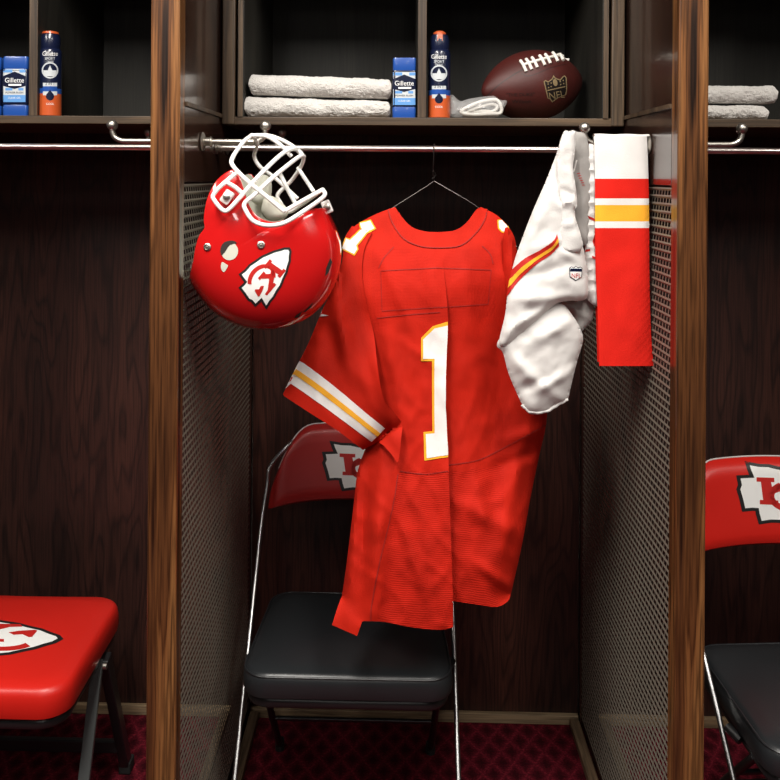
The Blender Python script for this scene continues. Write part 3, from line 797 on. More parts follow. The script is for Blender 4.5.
on_surface(cut2d([[(547, 90), (565, 86), (565.2, 87), (547.2, 91)]], 2), bv, 0.0007, out, 0)
on_surface(cut2d([[(555+2.3*math.cos(a)+0.5*math.sin(a), 82.5+3.6*math.sin(a)) for a in [k*PI/8 for k in range(16)]]], 2), bv, 0.0007, out, 0)
for x, y in ((548, 84), (548.5, 87.5), (551, 86.5), (551, 83), (560, 81.5), (563, 80.5), (560.5, 84.5), (563.5, 83.5)):
    on_surface(cut2d([[(x-0.6, y-0.6), (x+0.6, y-0.6), (x+0.6, y+0.6), (x-0.6, y+0.6)]], 3), bv, 0.0007, out, 0)
on_surface(text2d('NFL', 10.5, 557, 98.6, ang=-0.16, bold=0.01, squash=0.88), bv, 0.0007, out, 0)
part('shield_stamp', out, ['foil', 'stamp'], body, label='gilt and black shield stamp reading NFL')
out = nb()
on_surface(text2d('"THE DUKE"', 4.6, 520.5, 96.2, ang=-0.02, bold=0.008, squash=1.15), bv, 0.0004, out, 0)
on_surface(text2d('Wilson', 5.6, 521.5, 103.2, ang=-0.02, bold=0.012, squash=1.2), bv, 0.0004, out, 0)
part('lettering', out, 'stamp', body, label='black stamped lettering')

# bagged strap
YB = YC+0.045
t = thing('plastic_bag', 'clear plastic bag holding a white strap, in front of the football', 'bag', tuple(Vector((P(478, 110, YB).x, YB, ZS))))
bgp = roundpoly([(449, 97), (453, 95), (460, 101), (468, 99), (480, 97), (494, 96), (500, 100), (507, 101), (503, 110), (498, 117), (480, 117.3), (462, 117.3), (450, 116), (449, 108)], 3)
bm = nb(); 
for sgn in (-1, 1):
    def yf(x, y, sgn=sgn):
        d = line_dist((x, y), [bgp+[bgp[0]]]); return YB+sgn*0.02*math.sqrt(min(1, d/8))+noise.noise(Vector((x*0.2, y*0.25, sgn*3)))*0.006*min(1, d/3)
    append_bm(bm, sheet(bgp, yf, 2.0))
bmesh.ops.remove_doubles(bm, verts=bm.verts, dist=0.0005)
part('wrapper', bm, 'bag', t, label='clear crinkled plastic')
bm = nb()
for k, pts in enumerate(([(461, 112), (470, 106), (484, 101), (496, 100), (501, 106), (500, 113), (488, 114), (472, 114.5)], [(463, 114), (476, 108), (490, 104), (497, 106), (494, 111), (478, 114.6)], [(466, 113), (480, 111), (492, 112), (497, 114), (480, 115)])):
    tube(bm, spline([P(x, y, YB+(k-1)*0.006) for x, y in pts], 5, True), 0.0042, 8, closed=True)
part('strap', bm, 'strap', t, label='coiled white strap')

# ------------------------------------------------------------------ helmet
YHM = 0.13
t = thing('football_helmet', 'glossy red football helmet hanging by its white face mask at left', 'helmet', tuple(P(268, 250, YHM)))
C0 = (232.0, 254.0)
crown = roundpoly([(326, 206), (320, 183), (303, 162), (278, 146), (250, 138), (225, 143), (206, 163), (194, 190), (187, 216), (185, 242), (188, 264), (195, 281), (204, 295), (217, 309), (234, 320), (256, 327), (280, 327), (305, 319), (324, 303), (337, 279), (341, 255), (338, 233)], 4)
edge = roundpoly([(224, 187), (232, 178), (241, 173), (247, 179), (252, 192), (256, 205), (263, 216), (275, 222), (291, 220), (309, 212), (322, 207), (333, 206), (345, 220), (352, 250), (348, 285), (332, 312), (306, 330), (280, 336), (250, 335), (225, 325), (205, 310), (192, 293), (196, 281), (202, 268), (206, 257), (208, 247), (212, 235), (217, 228), (216, 219), (218, 202)], 4)
def radial(poly, a):
    d = (math.cos(a), math.sin(a)); best = 0
    for i in range(len(poly)):
        p, q = poly[i], poly[(i+1) % len(poly)]
        ex, ey = q[0]-p[0], q[1]-p[1]; den = d[0]*ey-d[1]*ex
        if abs(den) < 1e-9: continue
        s = ((p[0]-C0[0])*ey-(p[1]-C0[1])*ex)/den; u = ((p[0]-C0[0])*d[1]-(p[1]-C0[1])*d[0])/den
        if s > 0 and -1e-6 <= u <= 1+1e-6: best = max(best, s)
    return best
HW = 0.118
Ctr = P(268, 255, YHM)
TILT = Matrix.Translation(Ctr) @ Matrix.Rotation(math.radians(-2), 4, 'X') @ Matrix.Translation(-Ctr)
NF, NT = 180, 40
def shell_pts(side, scale=1.0):
    rows = []
    for i in range(NF):
        a = 2*PI*i/NF; R = radial(crown, a)*scale; Lm = min(R, radial(edge, a)*(1 if scale == 1 else 0.995))
        tm = math.asin(min(1, Lm/R)) if Lm < R*0.999 else PI/2
        row = []
        for j in range(NT+1):
            th = tm*j/NT
            rr = R*math.sin(th)**0.95; w = HW*scale*max(0, math.cos(th))**0.62*side
            # gentle raised ridge band as on a modern shell
            px, py = C0[0]+rr*math.cos(a), C0[1]+rr*math.sin(a)
            row.append((px, py, w))
        rows.append(row)
    return rows
def shell(scale=1.0, off=0.0):
    bm = nb()
    for side in (1, -1):
        rows = shell_pts(side, scale)
        vs = [[bm.verts.new(TILT @ (P(px, py, YHM)+Vector((0, -w, 0)))) for px, py, w in r] for r in rows]
        for i in range(NF):
            A_, B_ = vs[i], vs[(i+1) % NF]
            for j in range(NT):
                q = (A_[j], A_[j+1], B_[j+1], B_[j]); bm.faces.new(q if side == 1 else q[::-1])
    bmesh.ops.remove_doubles(bm, verts=bm.verts, dist=0.0008)
    bmesh.ops.recalc_face_normals(bm, faces=bm.faces)
    return bm
bm = shell(); bvH = bvh_of(bm); sh = part('shell', bm, 'helmet', t, label='glossy red shell')
md = sh.modifiers.new('wall', 'SOLIDIFY'); md.thickness = 0.004; md.offset = -1
bm = shell(0.93); part('liner', bm, 'liner', t, label='grey padded lining')
def HP(px, py, w): return TILT @ (P(px, py, YHM)+Vector((0, -w, 0)))
zz = lambda x, y: (190+x/5.2, 120+y/5.2)
def bar(pts, r=0.0042, n=6, mi=0, bm_=None):
    q = spline([HPn(*zz(x, y), w+0.024*ss(0.06, 0.095, w)) for x, y, w in pts], n); tube(bm_, q, r, 10)
def HPn(px, py, w):                      # photo position held at lateral offset w of the tilted helmet
    n = TILT.to_3x3() @ Vector((0, -1, 0)); o = Ctr + n*w; d = ray(px, py)
    return CAM + d*((o-CAM).dot(n)/d.dot(n))
bm = nb()
bar([(320, 80, 0.0), (275, 118, 0.05), (222, 195, 0.085), (224, 240, 0.092), (300, 318, 0.096), (400, 400, 0.098), (490, 475, 0.096)], bm_=bm)
bar([(320, 80, 0.0), (350, 125, -0.05), (334, 188, -0.085), (366, 245, -0.09), (450, 308, -0.092), (560, 410, -0.085)], bm_=bm)
bar([(320, 80, 0.012), (400, 86, 0.013), (470, 130, 0.014), (528, 190, 0.015)], bm_=bm)
bar([(320, 80, -0.012), (420, 84, -0.013), (525, 130, -0.015), (590, 190, -0.015)], bm_=bm)
bar([(560, 150, -0.02), (535, 150, 0.012), (480, 175, 0.05), (380, 268, 0.088), (275, 385, 0.100), (205, 462, 0.106), (172, 470, 0.108), (125, 415, 0.108), (124, 385, 0.107), (170, 335, 0.104), (238, 278, 0.094)], bm_=bm)
bar([(592, 190, -0.015), (560, 196, 0.02), (430, 300, 0.085), (340, 385, 0.097), (285, 432, 0.104), (290, 470, 0.107), (330, 525, 0.109), (400, 548, 0.110), (490, 535, 0.108), (590, 475, 0.090), (680, 412, 0.05), (702, 385, 0.03), (690, 362, 0.015)], bm_=bm)
bar([(190, 325, 0.104), (235, 350, 0.102), (275, 385, 0.100)], bm_=bm)
bar([(490, 475, 0.096), (600, 412, 0.06), (690, 362, 0.015)], bm_=bm)
bar([(560, 150, -0.02), (588, 190, -0.04), (580, 235, -0.06), (530, 312, -0.088), (458, 385, -0.092), (470, 430, -0.092), (510, 478, -0.085), (580, 440, -0.06), (690, 362, 0.0)], bm_=bm)
bar([(460, 262, 0.05), (500, 345, 0.05), (545, 430, 0.045)], bm_=bm)
bar([(562, 250, -0.07), (605, 315, -0.04), (645, 375, 0.0)], bm_=bm)
part('face_mask', bm, 'mask', t, label='white coated wire face mask')
# pads seen inside the face opening
for pts, lb in (([(262, 205), (266, 196), (276, 198), (288, 210), (284, 219), (270, 221), (262, 214)], 'cheek_pad'), ([(253, 187), (262, 175), (271, 180), (270, 200), (258, 205), (250, 198)], 'cheek_pad')):
    pg = roundpoly(pts, 4); bm = nb(); w0 = 0.07 if lb and pts[0][0] == 262 else -0.075
    for sgn in (-1, 1):
        b2 = cut2d([pg], 2.0)
        for v in b2.verts:
            d = line_dist((v.co.x, v.co.y), [pg+[pg[0]]]); v.co = HPn(v.co.x, v.co.y, w0+sgn*0.012*math.sqrt(min(1, d/6)))
        append_bm(bm, b2)
    bmesh.ops.remove_doubles(bm, verts=bm.verts, dist=0.0004); bmesh.ops.recalc_face_normals(bm, faces=bm.faces)
    part(lb, bm, 'liner', t, label='grey cheek pad inside the face opening')
# ear openings, snaps, vents, clips
def disc(px, py, rx, ry, ang, off=0.0006, mi=0, h=2.0):
    ca, sa = math.cos(ang), math.sin(ang)
    pg = [(px+rx*math.cos(k*PI/12)*ca-ry*math.sin(k*PI/12)*sa, py+rx*math.cos(k*PI/12)*sa+ry*math.sin(k*PI/12)*ca) for k in range(24)]
    return on_surface(cut2d([pg], h, mi), bvH, off)
bm = nb(); append_bm(bm, disc(229.5, 251, 8.6, 9.2, 0, 0.0006)); 
append_bm(bm, on_surface(cut2d([roundpoly([(228, 266), (226, 264), (222, 262), (221, 268), (224, 272)], 3)], 2), bvH, 0.0006))
part('ear_opening', bm, 'liner', t, label='pale padded ear opening')
bm = nb(); append_bm(bm, on_surface(cut2d([roundpoly([(220.5, 249), (224, 242.5), (232, 240.5), (237, 243), (230, 245), (225, 252), (221.5, 255)], 3)], 2), bvH, 0.0010)); part('ear_hole_rim', bm, 'dark', t, label='dark rim of the ear opening')
for (x, y, r) in ((261, 245, 3.3), (207.5, 247, 3.0)):
    bm = nb(); q = hitp(x, y, bvH); h = bvH.find_nearest(q); n = h[1] if h[1].y < 0 else -h[1]
    lathe(bm, [(0.0072, 0), (0.0072, 0.002), (0.005, 0.003), (0.0045, 0.0015), (0.0028, 0.0015), (0.002, 0.004), (0, 0.0045)], axis_mat(q, n), 18); part('chin_snap', bm, 'nickel', t, label='metal chin strap snap')
for pg in ([(326, 268), (330, 258), (332, 262), (328, 273), (325, 276)], [(303, 312), (310, 305), (313, 302), (311, 307), (305, 312)], [(296, 315), (302, 311), (299, 317), (294, 318)]):
    bm = on_surface(cut2d([pg], 2), bvH, 0.0007); part('vent', bm, 'dark', t, label='dark vent slot')
for (x, y, rz_) in ((227, 197, 0.0), (327, 207, 0.3)):
    q = HPn(x, y, 0.124 if x < 300 else 0.02); bm = nb()
    box(bm, -0.009, 0.009, -0.004, 0.006, -0.013, 0.013, mat=Matrix.Translation(q) @ Matrix.Rotation(0.6 if x < 300 else -0.4, 4, 'Y'))
    cl = part('mask_clip', bm, 'clear', t, smooth=False, bev=0.003, label='clear plastic mask clip')
    bm = nb(); lathe(bm, [(0.007, 0), (0.007, 0.003), (0.004, 0.005), (0, 0.005)], axis_mat(q+Vector((0, -0.004, 0)), (0, -1, 0)), 16); part('screw', bm, 'nickel', cl)
bm = nb(); tube(bm, spline([HPn(197, 262, 0.03), HPn(193, 265, 0.01), HPn(194, 275, 0), HPn(197, 283, -0.02)], 5), 0.005, 8); part('neck_bumper', bm, 'mask', t, label='white rear bumper edge')
# emblem: arrow tip towards the face, letters upside down to the right
t0, t1 = Vector((288, 251)), Vector((247, 299))
ux = (t0-t1).normalized(); uy = Vector((ux.y, -ux.x))
# the shell is seen from its left side: letters read from the tip backwards, so the outline is mirrored
def hm(x, y, c=Vector((265.5, 276.5)), s=38.5):
    e = c + ux*(x*s*1.06) + Vector((-ux.y, ux.x))*(y*s); return (e.x, e.y)
out = nb()
on_surface(cut2d([[hm(*p) for p in offset_poly(ARROW, 0.06)]], 2, 0), bvH, 0.0006, out, 0)
on_surface(cut2d([[hm(*p) for p in ARROW]], 2, 1), bvH, 0.0010, out, 1)
kmir = [[(-(x-0.10)*0.88-0.02, y*1.05+0.0) for x, y in q] for q in kc_polys()]
on_surface(cut2d([[hm(*p) for p in q] for q in kmir], 2, 2), bvH, 0.0014, out, 2)
part('arrowhead_emblem', out, ['print_black', 'print_white', 'print_red'], sh, label='white arrowhead emblem with black outline and red interlocked letters KC')

# ------------------------------------------------------------------ hanger
YJ = 0.30
t = thing('wire_hanger', 'thin wire hanger hooked over the rod, holding the red jersey', 'hanger', tuple(P(434, 150, YR)))
bm = nb()
top = P(434, 149, YR)
hk = [Vector((top.x+0.006, YR+0.011, ZR-0.012)), Vector((top.x+0.004, YR+0.0125, ZR+0.002)), Vector((top.x+0.002, YR+0.006, ZR+0.0105)), Vector((top.x, YR-0.004, ZR+0.0095)), Vector((top.x-0.001, YR-0.0105, ZR+0.001)), Vector((top.x-0.001, YR-0.009, ZR-0.03)), P(433, 172, YR-0.004), P(434, 181, YR)]
tube(bm, spline(hk, 6), 0.0013, 8)
tube(bm, spline([P(434, 181, YR), P(424, 188, YR-0.002), P(397, 205, YR-0.004), P(365, 226, YR-0.004)], 6), 0.0013, 8)
tube(bm, spline([P(434, 181, YR), P(446, 188, YR-0.002), P(476, 206, YR-0.004), P(508, 232, YR-0.004)], 6), 0.0013, 8)
tube(bm, [P(433, 171, YR-0.006), P(436, 175, YR+0.004), P(432, 179, YR-0.004), P(434, 182, YR)], 0.0018, 8)
tube(bm, spline([P(365, 226, YR-0.004), P(430, 234, YR+0.01), P(508, 232, YR-0.004)], 6), 0.0013, 8)
part('wire', bm, 'wire', t)

# ------------------------------------------------------------------ jersey
t = thing('football_jersey', 'red football jersey number 1 seen from its back, on a wire hanger', 'jersey', tuple(P(440, 400, YJ)))
pleat = openline([(441, 232), (444, 270), (448, 318), (447, 360), (446, 400), (448, 440), (449, 480), (451, 540), (453, 600), (453, 627)], 4)
leftside = openline([(395, 207), (376, 214), (356, 225), (346, 236)], 3)+openline([(345, 240), (343, 265), (342, 300), (350, 345), (362, 390), (370, 420)], 3)+openline([(368, 442), (358, 470), (353, 510), (347, 560), (342, 596)], 3)
rightside = openline([(481, 207), (498, 216), (512, 232), (517, 250)], 3)+openline([(519, 262), (528, 300), (541, 345), (547, 395), (546, 425), (540, 452), (531, 495), (522, 545), (511, 594)], 3)
neckL = openline([(395, 207), (402, 217), (412, 227), (426, 231.5), (441, 232)], 4)
neckR = openline([(441, 232), (456, 230), (467, 222), (476, 210), (481, 207)], 4)
SIL = [leftside, rightside]
jf = folds_fn([(455, 500, 530, 540, 9, 0.008), (470, 560, 515, 590, 6, 0.006), (380, 470, 372, 600, 8, 0.010), (398, 430, 372, 590, 10, 0.010), (410, 470, 440, 600, 7, 0.005), (395, 500, 430, 610, 6, 0.006), (385, 560, 375, 620, 6, 0.006),
               (400, 300, 420, 350, 6, 0.004), (385, 330, 402, 420, 7, 0.006), (408, 350, 412, 440, 5, 0.003), (430, 240, 437, 320, 10, 0.006), (468, 330, 480, 420, 14, 0.006), (465, 260, 470, 330, 8, 0.004), (505, 440, 545, 430, 6, 0.006),
               (490, 470, 540, 450, 6, -0.006), (520, 450, 500, 560, 10, 0.010), (470, 450, 490, 560, 9, 0.006), (356, 480, 350, 600, 7, 0.008), (366, 470, 362, 560, 5, -0.006), (400, 340, 436, 365, 5, 0.003), (380, 256, 400, 300, 7, 0.004), (500, 250, 512, 320, 6, 0.005)])
def crease(x, y):
    a = noise.noise(Vector((x*0.040+y*0.016, y*0.010-x*0.008, 11.0))); b = noise.noise(Vector((x*0.034-y*0.026, y*0.012+x*0.012, 5.0)))
    return 0.0017*math.exp(-(a/0.14)**2) + 0.0017*math.exp(-(b/0.14)**2)
def jy(x, y, near=True):
    d = line_dist((x, y), SIL)
    b = 0.050*math.sqrt(max(0, 1-(1-min(1, d/60))**2))
    top_ = ss(205, 300, y)
    base = YJ+0.020*(1-top_)-0.045*ss(330, 600, y)
    if near:
        w = jf(x, y) + crease(x, y)*ss(320, 380, y) + crease(x, y)*0.4 + 0.0020*noise.noise(Vector((x*0.06, y*0.045, 2))) + 0.0010*noise.noise(Vector((x*0.13, y*0.1, 7)))
        return base - b*(0.35+0.65*top_) - w
    return base + b*(0.3+0.7*top_)*0.7 + 0.004
def plx(y):
    for a, b in zip(pleat, pleat[1:]):
        if a[1] <= y <= b[1]: return a[0]+(b[0]-a[0])*(y-a[1])/(b[1]-a[1])
    return pleat[-1][0] if y > pleat[-1][1] else pleat[0][0]
def jyL(x, y):
    k = ss(255, 370, y); d = plx(y)-x
    return jy(x, y) - 0.010*k*math.exp(-(d/14)**2) + 0.0
def jyR(x, y):
    k = ss(255, 370, y); d = max(0, x-plx(y))
    return jy(x, y) + 0.014*k + 0.030*ss(235, 330, y)*(1-ss(440, 560, y))*ss(0, 55, d)
hemL = openline([(342, 596), (338, 606), (332, 625)], 2)+openline([(357, 636), (362, 622)], 2)+openline([(364, 621), (385, 622), (410, 627), (440, 630), (453, 627)], 3)
polyL = leftside+hemL[1:]+pleat[::-1][1:]+neckL[::-1][1:-1]
hemR = openline([(511, 594), (508, 601), (497, 607), (480, 605), (466, 603), (446, 600)], 3)
plR = [(x-7*ss(300, 360, y), y) for x, y in pleat if y < 596]
polyR = neckR[:-1]+rightside+hemR[1:]+plR[::-1][:-1]
bmL = sheet(polyL, jyL, 3.0); bmR = sheet(polyR, jyR, 3.0)
bmB = nb(); append_bm(bmB, bmL); append_bm(bmB, bmR); bmL.free(); bmR.free()
bvJ = bvh_of(bmB)
bmB.verts.index_update(); JV = [v.co.copy() for v in bmB.verts]; JP = [[v.index for v in f.verts] for f in bmB.faces]
# lower part and yoke are mesh weave: give those faces the ribbed cloth
bmB.faces.ensure_lookup_table()
def topx(co):
    d = co-CAM; return PPX+FPX*d.dot(RV)/d.dot(F), PPY-FPX*d.dot(UV)/d.dot(F)
for f in bmB.faces:
    x, y = topx(f.calc_center_median())
    if y > 472+max(0, (x-450))*-0.12 and x > 398-(y-472)*0.13 and x < 505-(y-460)*0.05: f.material_index = 1
    elif 250 < y < 318 and 380 < x < 495: f.material_index = 2
    elif 372 < x < 388 and 250 < y < 330: f.material_index = 2
    elif x > 495 and 415 < y < 462: f.material_index = 2
body = part('back_body', bmB, ['jersey', 'jrib', 'jmesh'], t, label='red back of the jersey, mesh weave below')
frontpoly = leftside+[(342, 592), (350, 596), (400, 596), (453, 594), (500, 590)]+rightside[::-1]+openline([(476, 215), (462, 238), (441, 246), (420, 240), (402, 217)], 3)
bm = sheet(frontpoly, lambda x, y: max(jy(x, y, False), (jyR(x, y) if x > plx(y) else jyL(x, y))+0.008), 4.0); part('front_body', bm, 'jersey', t)
# collar
out = nb()
cin = openline([(395, 206.5), (402, 217), (412, 227.5), (426, 232), (441, 232.5), (456, 230), (467, 221.5), (476, 210), (480.5, 206)], 4)
cout = openline([(388, 210), (393, 224), (404, 239), (421, 246.5), (441, 248), (461, 245.5), (475, 234), (484, 221), (487, 210)], 4)
on_surface(cut2d([cin+cout[::-1]], 3), bvJ, 0.0018, out, 0)
part('collar', out, 'jersey', t)
part('seam', on_surface(cut2d([poly_strip(cout, 0.9)], 3), bvJ, 0.0024), 'thread', t)
for l in (openline([(394, 247), (384, 258), (379, 268)], 3), [(440, 307), (382, 311), (381, 271), (437, 268), (491, 270), (488, 304), (440, 307.4)], openline([(377, 318), (405, 315), (440, 312)], 3), openline([(482, 246), (490, 254), (493, 264)], 3),
          openline([(400, 471), (425, 474), (448, 471)], 3), openline([(449, 465), (478, 460), (503, 448), (546, 425)], 3), openline([(398, 474), (392, 510), (380, 560), (372, 605), (371, 620)], 3)):
    part('seam', on_surface(cut2d([poly_strip(l, 0.8)], 3), bvJ, 0.0012), 'thread', t)
# back number 1
PE = lambda ya, yb: [(plx(yb+(ya-yb)*k/20)-0.35, yb+(ya-yb)*k/20) for k in range(21)]
ONE = [(433, 326), (421, 338), (421, 361), (432, 361), (432.5, 431), (423.5, 432), (424.5, 460.5)]+PE(321.5, 457)
ONEw = [(434.5, 328.5), (423, 339.5), (423, 358.8), (434.5, 358.8), (434.8, 433), (425.8, 434), (426.7, 458)]+PE(325.5, 454.8)
out = nb(); on_surface(cut2d([ONE], 3), bvJ, 0.0012, out, 0); on_surface(cut2d([ONEw], 3), bvJ, 0.0020, out, 1)
part('back_number', out, ['gold', 'white'], t, label='white digit 1 with a gold edge')
# left sleeve
SL = openline([(352, 226), (344, 240), (342, 262), (333, 287), (321, 313), (309, 342), (297, 366), (283, 394)], 4)
SH_ = openline([(284, 396), (310, 413), (338, 431), (363, 450)], 4)
SR = openline([(378, 442), (388, 432), (401, 424), (396, 415), (384, 400), (378, 370), (374, 335), (367, 305), (362, 275), (364, 250), (372, 232)], 4)
spoly = SL+SH_+SR
SRU = [p for p in SR if p[1] < 395]
sf = folds_fn([(347, 262, 370, 305, 6, 0.008), (355, 290, 385, 410, 8, 0.010), (340, 300, 350, 380, 9, 0.006), (325, 320, 345, 385, 8, -0.006), (372, 330, 392, 425, 6, 0.010), (320, 340, 310, 380, 8, 0.004), (350, 340, 372, 400, 6, 0.006), (365, 240, 352, 300, 8, 0.006)])
SS = [SL, openline([(363, 450), (378, 442), (388, 432), (401, 424)], 3)]
def sy(x, y, near=True):
    d = line_dist((x, y), SS); b = 0.040*math.sqrt(max(0, 1-(1-min(1, d/38))**2))
    base = YJ-0.035*ss(232, 300, y)-0.02*ss(300, 420, y)
    j = ss(378, 360, x)
    if near:
        ks = ss(2, 34, line_dist((x, y), [SRU])); ks += (1-ks)*ss(310, 392, y)
        a_ = jy(x, y)-0.006
        v_ = min(base-b-sf(x, y)-crease(x, y+90)*0.8-0.0015*noise.noise(Vector((x*0.07, y*0.06, 4))), jyL(x, y)-0.005*ss(225, 250, y))
        return a_+(v_-a_)*ks
    return base+b*0.6+0.002
bmS = sheet(spoly, sy, 3.0); bvS = bvh_of(bmS)
base_n = len(JV); bmS.verts.index_update()
JV += [v.co.copy() for v in bmS.verts]; JP += [[v.index+base_n for v in f.verts] for f in bmS.faces]
slv = part('sleeve', bmS, 'jersey', t, label='left sleeve with white and gold stripes')
bm = sheet(spoly, lambda x, y: max(sy(x, y, False), sy(x, y)+0.003), 5.0); part('sleeve_lining', bm, 'jersey', slv)
out = nb()
b0 = openline([(296.5, 358.5), (312, 369), (340, 391), (365, 412), (385, 428)], 4); b1 = openline([(287.5, 381.5), (305, 393), (330, 411), (352, 427), (371.5, 441.5)], 4)
mix = lambda k: [(p[0]+(q[0]-p[0])*k, p[1]+(q[1]-p[1])*k) for p, q in zip(b0, b1)]
on_surface(cut2d([b0+b1[::-1]], 3), bvS, 0.0012, out, 0)
on_surface(cut2d([mix(0.36)+mix(0.60)[::-1]], 3), bvS, 0.0022, out, 1)
part('sleeve_stripes', out, ['white', 'gold'], slv, label='white band with a gold stripe')
out = nb(); on_surface(cut2d([[(317, 305), (319, 311), (323, 314), (329, 315.5), (322, 316.5), (317.5, 316), (316.5, 311)]], 3), bvS, 0.0014, out, 0)
part('tick_mark', out, 'white', slv, label='small white tick mark')
# armhole gather
bm = sheet(roundpoly([(385, 430), (396, 420), (402, 424), (401, 440), (398, 462), (392, 455), (384, 446), (378, 440)], 4), lambda x, y: min(sy(x, y)-0.009, jyL(x, y)-0.006), 2.5); part('underarm_fold', bm, 'jersey', t)
# shoulder numbers
zq = lambda x, y: (330+x/3.9, 190+y/3.9)
S1 = [zq(*p) for p in ((112, 128), (160, 116), (180, 152), (145, 172), (108, 218), (112, 232), (96, 257), (44, 230), (62, 184), (78, 190), (118, 150))]
S2 = [zq(*p) for p in ((652, 118), (668, 112), (692, 136), (706, 172), (724, 202), (729, 234), (710, 205), (692, 170), (668, 166), (654, 150))]
bvA = BVHTree.FromPolygons([v for v in JV], [p for p in JP])
out = nb(); on_surface(cut2d([S1], 2), bvA, 0.0015, out, 0); on_surface(cut2d([offset_poly(S1, -1.3)], 2), bvA, 0.0023, out, 1); part('shoulder_number', out, ['gold', 'white'], t, label='small white digit 1 with a gold edge on the left shoulder')
out = nb(); on_surface(cut2d([S2], 2), bvJ, 0.0012, out, 0); on_surface(cut2d([offset_poly(S2, -1.2)], 2), bvJ, 0.002, out, 1); part('shoulder_number', out, ['gold', 'white'], t, label='small white digit with a gold edge on the right shoulder')
# right sleeve, mostly behind the pants
RS = roundpoly([(505, 228), (514, 236), (519, 260), (533, 300), (548, 350), (552, 385), (530, 392), (515, 350), (508, 300), (503, 260)], 4)
bm = nb()
for sg in (-1, 1):
    append_bm(bm, sheet(RS, lambda x, y, sg=sg: YJ-0.02+sg*0.022*math.sqrt(min(1, line_dist((x, y), [RS+[RS[0]]])/12))-0.002, 4.0))
bmesh.ops.remove_doubles(bm, verts=bm.verts, dist=0.0005)
part('sleeve', bm, 'jersey', t, label='right sleeve behind the white pants')

# ------------------------------------------------------------------ pants
YP = 0.175
t = thing('football_pants', 'white football pants with red and gold side stripe hung on a hook', 'pants', tuple(P(545, 270, YP)))
def puff(poly, Y, th, rad, folds=(), h=2.5, yadd=None, openl=None, nz_=0.0028, back=True):
    fn = folds_fn(folds); ring = openl or [poly+[poly[0]]]; bm = nb()
    def prof(x, y): return math.sqrt(max(0, 1-(1-min(1, line_dist((x, y), ring)/rad))**2))
    ad = yadd or (lambda x, y: 0)
    f = sheet(poly, lambda x, y: Y+ad(x, y)-th*prof(x, y)-fn(x, y)*min(1, line_dist((x, y), ring)/4)-nz_*noise.noise(Vector((x*0.09, y*0.08, Y*10)))-0.0012*noise.noise(Vector((x*0.25+y*0.1, y*0.16, Y*20))), h)
    bv_ = bvh_of(f); append_bm(bm, f); f.free()
    if back:
        g = sheet(poly, lambda x, y: Y+ad(x, y)+th*0.8*prof(x, y)-nz_*noise.noise(Vector((x*0.09, y*0.08, Y*10))), h*1.6)
        append_bm(bm, g); g.free()
    bmesh.ops.remove_doubles(bm, verts=bm.verts, dist=0.0004)
    return bm, bv_
# lower leg behind the fold
low = roundpoly([(500, 338), (497, 346), (503, 353), (508, 372), (515, 389), (522, 404), (530, 414), (546, 413), (557, 406), (567, 401), (571, 386), (577, 362), (583, 341), (581, 330), (573, 316), (560, 303), (535, 308), (512, 325)], 4)
bm, bvLow = puff(low, YP+0.004, 0.022, 30, [(530, 345, 570, 320, 7, 0.008), (520, 365, 560, 400, 6, 0.006), (540, 390, 572, 370, 5, 0.006), (520, 390, 545, 378, 5, -0.005), (545, 340, 555, 380, 8, 0.005), (510, 350, 530, 380, 6, 0.005)])
lg = part('lower_leg', bm, 'pants', t, label='white lower leg hanging below the fold')
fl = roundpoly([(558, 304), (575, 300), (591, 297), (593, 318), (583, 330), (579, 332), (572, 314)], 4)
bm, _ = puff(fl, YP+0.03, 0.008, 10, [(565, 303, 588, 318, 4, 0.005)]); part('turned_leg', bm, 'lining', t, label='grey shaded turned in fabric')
hip = roundpoly([(563, 134), (556, 155), (545, 183), (534, 208), (523, 236), (514, 262), (508, 290), (505, 315), (499, 342), (504, 347), (513, 343), (530, 328), (545, 314), (556, 304), (568, 301), (586, 299), (588, 280), (584, 250), (577, 235), (575, 210), (573, 180), (572, 158), (570, 138)], 4)
bm, bvHip = puff(hip, YP-0.006, 0.024, 34, [(512, 300, 565, 298, 7, 0.008), (530, 250, 576, 235, 5, 0.004), (520, 280, 575, 262, 6, -0.005), (548, 190, 530, 240, 8, 0.005), (555, 200, 578, 225, 5, 0.004), (510, 330, 550, 306, 5, 0.008), (560, 250, 585, 265, 4, 0.004)])
hp = part('hip_panel', bm, 'pants', t, label='white upper leg and hip')
wb = roundpoly([(563, 133), (569, 131), (575, 132), (575, 150), (573, 168), (576, 188), (577, 206), (574, 212), (580, 232), (583, 246), (577, 252), (563, 250), (560, 235), (562, 215), (559, 195), (557, 175), (558, 155)], 4)
bm, bvW = puff(wb, YP-0.026, 0.0055, 4, [(559, 205, 577, 200, 3, 0.004), (560, 188, 576, 196, 2.5, -0.003), (562, 226, 580, 222, 3, 0.003)]); part('waistband', bm, 'pants', t, label='thick white elastic waistband')
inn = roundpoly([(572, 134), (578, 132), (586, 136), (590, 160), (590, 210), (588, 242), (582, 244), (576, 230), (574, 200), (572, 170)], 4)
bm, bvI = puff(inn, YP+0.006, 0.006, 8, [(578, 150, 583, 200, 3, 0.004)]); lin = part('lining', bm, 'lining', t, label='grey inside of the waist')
out = nb(); on_surface(cut2d([poly_strip(openline([(577, 160), (575, 168), (573.5, 172)], 3), 1.4)], 2), bvI, 0.001, out, 0)
for k in range(6): on_surface(cut2d([poly_strip([(577+k*1.0, 174+k*2.2), (580+k*0.9, 173+k*2.4)], 0.7)], 2), bvI, 0.001, out, 1)
part('care_label', out, ['white', 'print_red'], lin, label='white tab and faint red print')
rs = roundpoly([(586, 148), (591, 143), (597, 150), (598, 190), (598, 240), (599, 300), (594, 305), (588, 300), (584, 292), (583, 270), (585, 250), (583, 225), (584, 190), (586, 165)], 4)
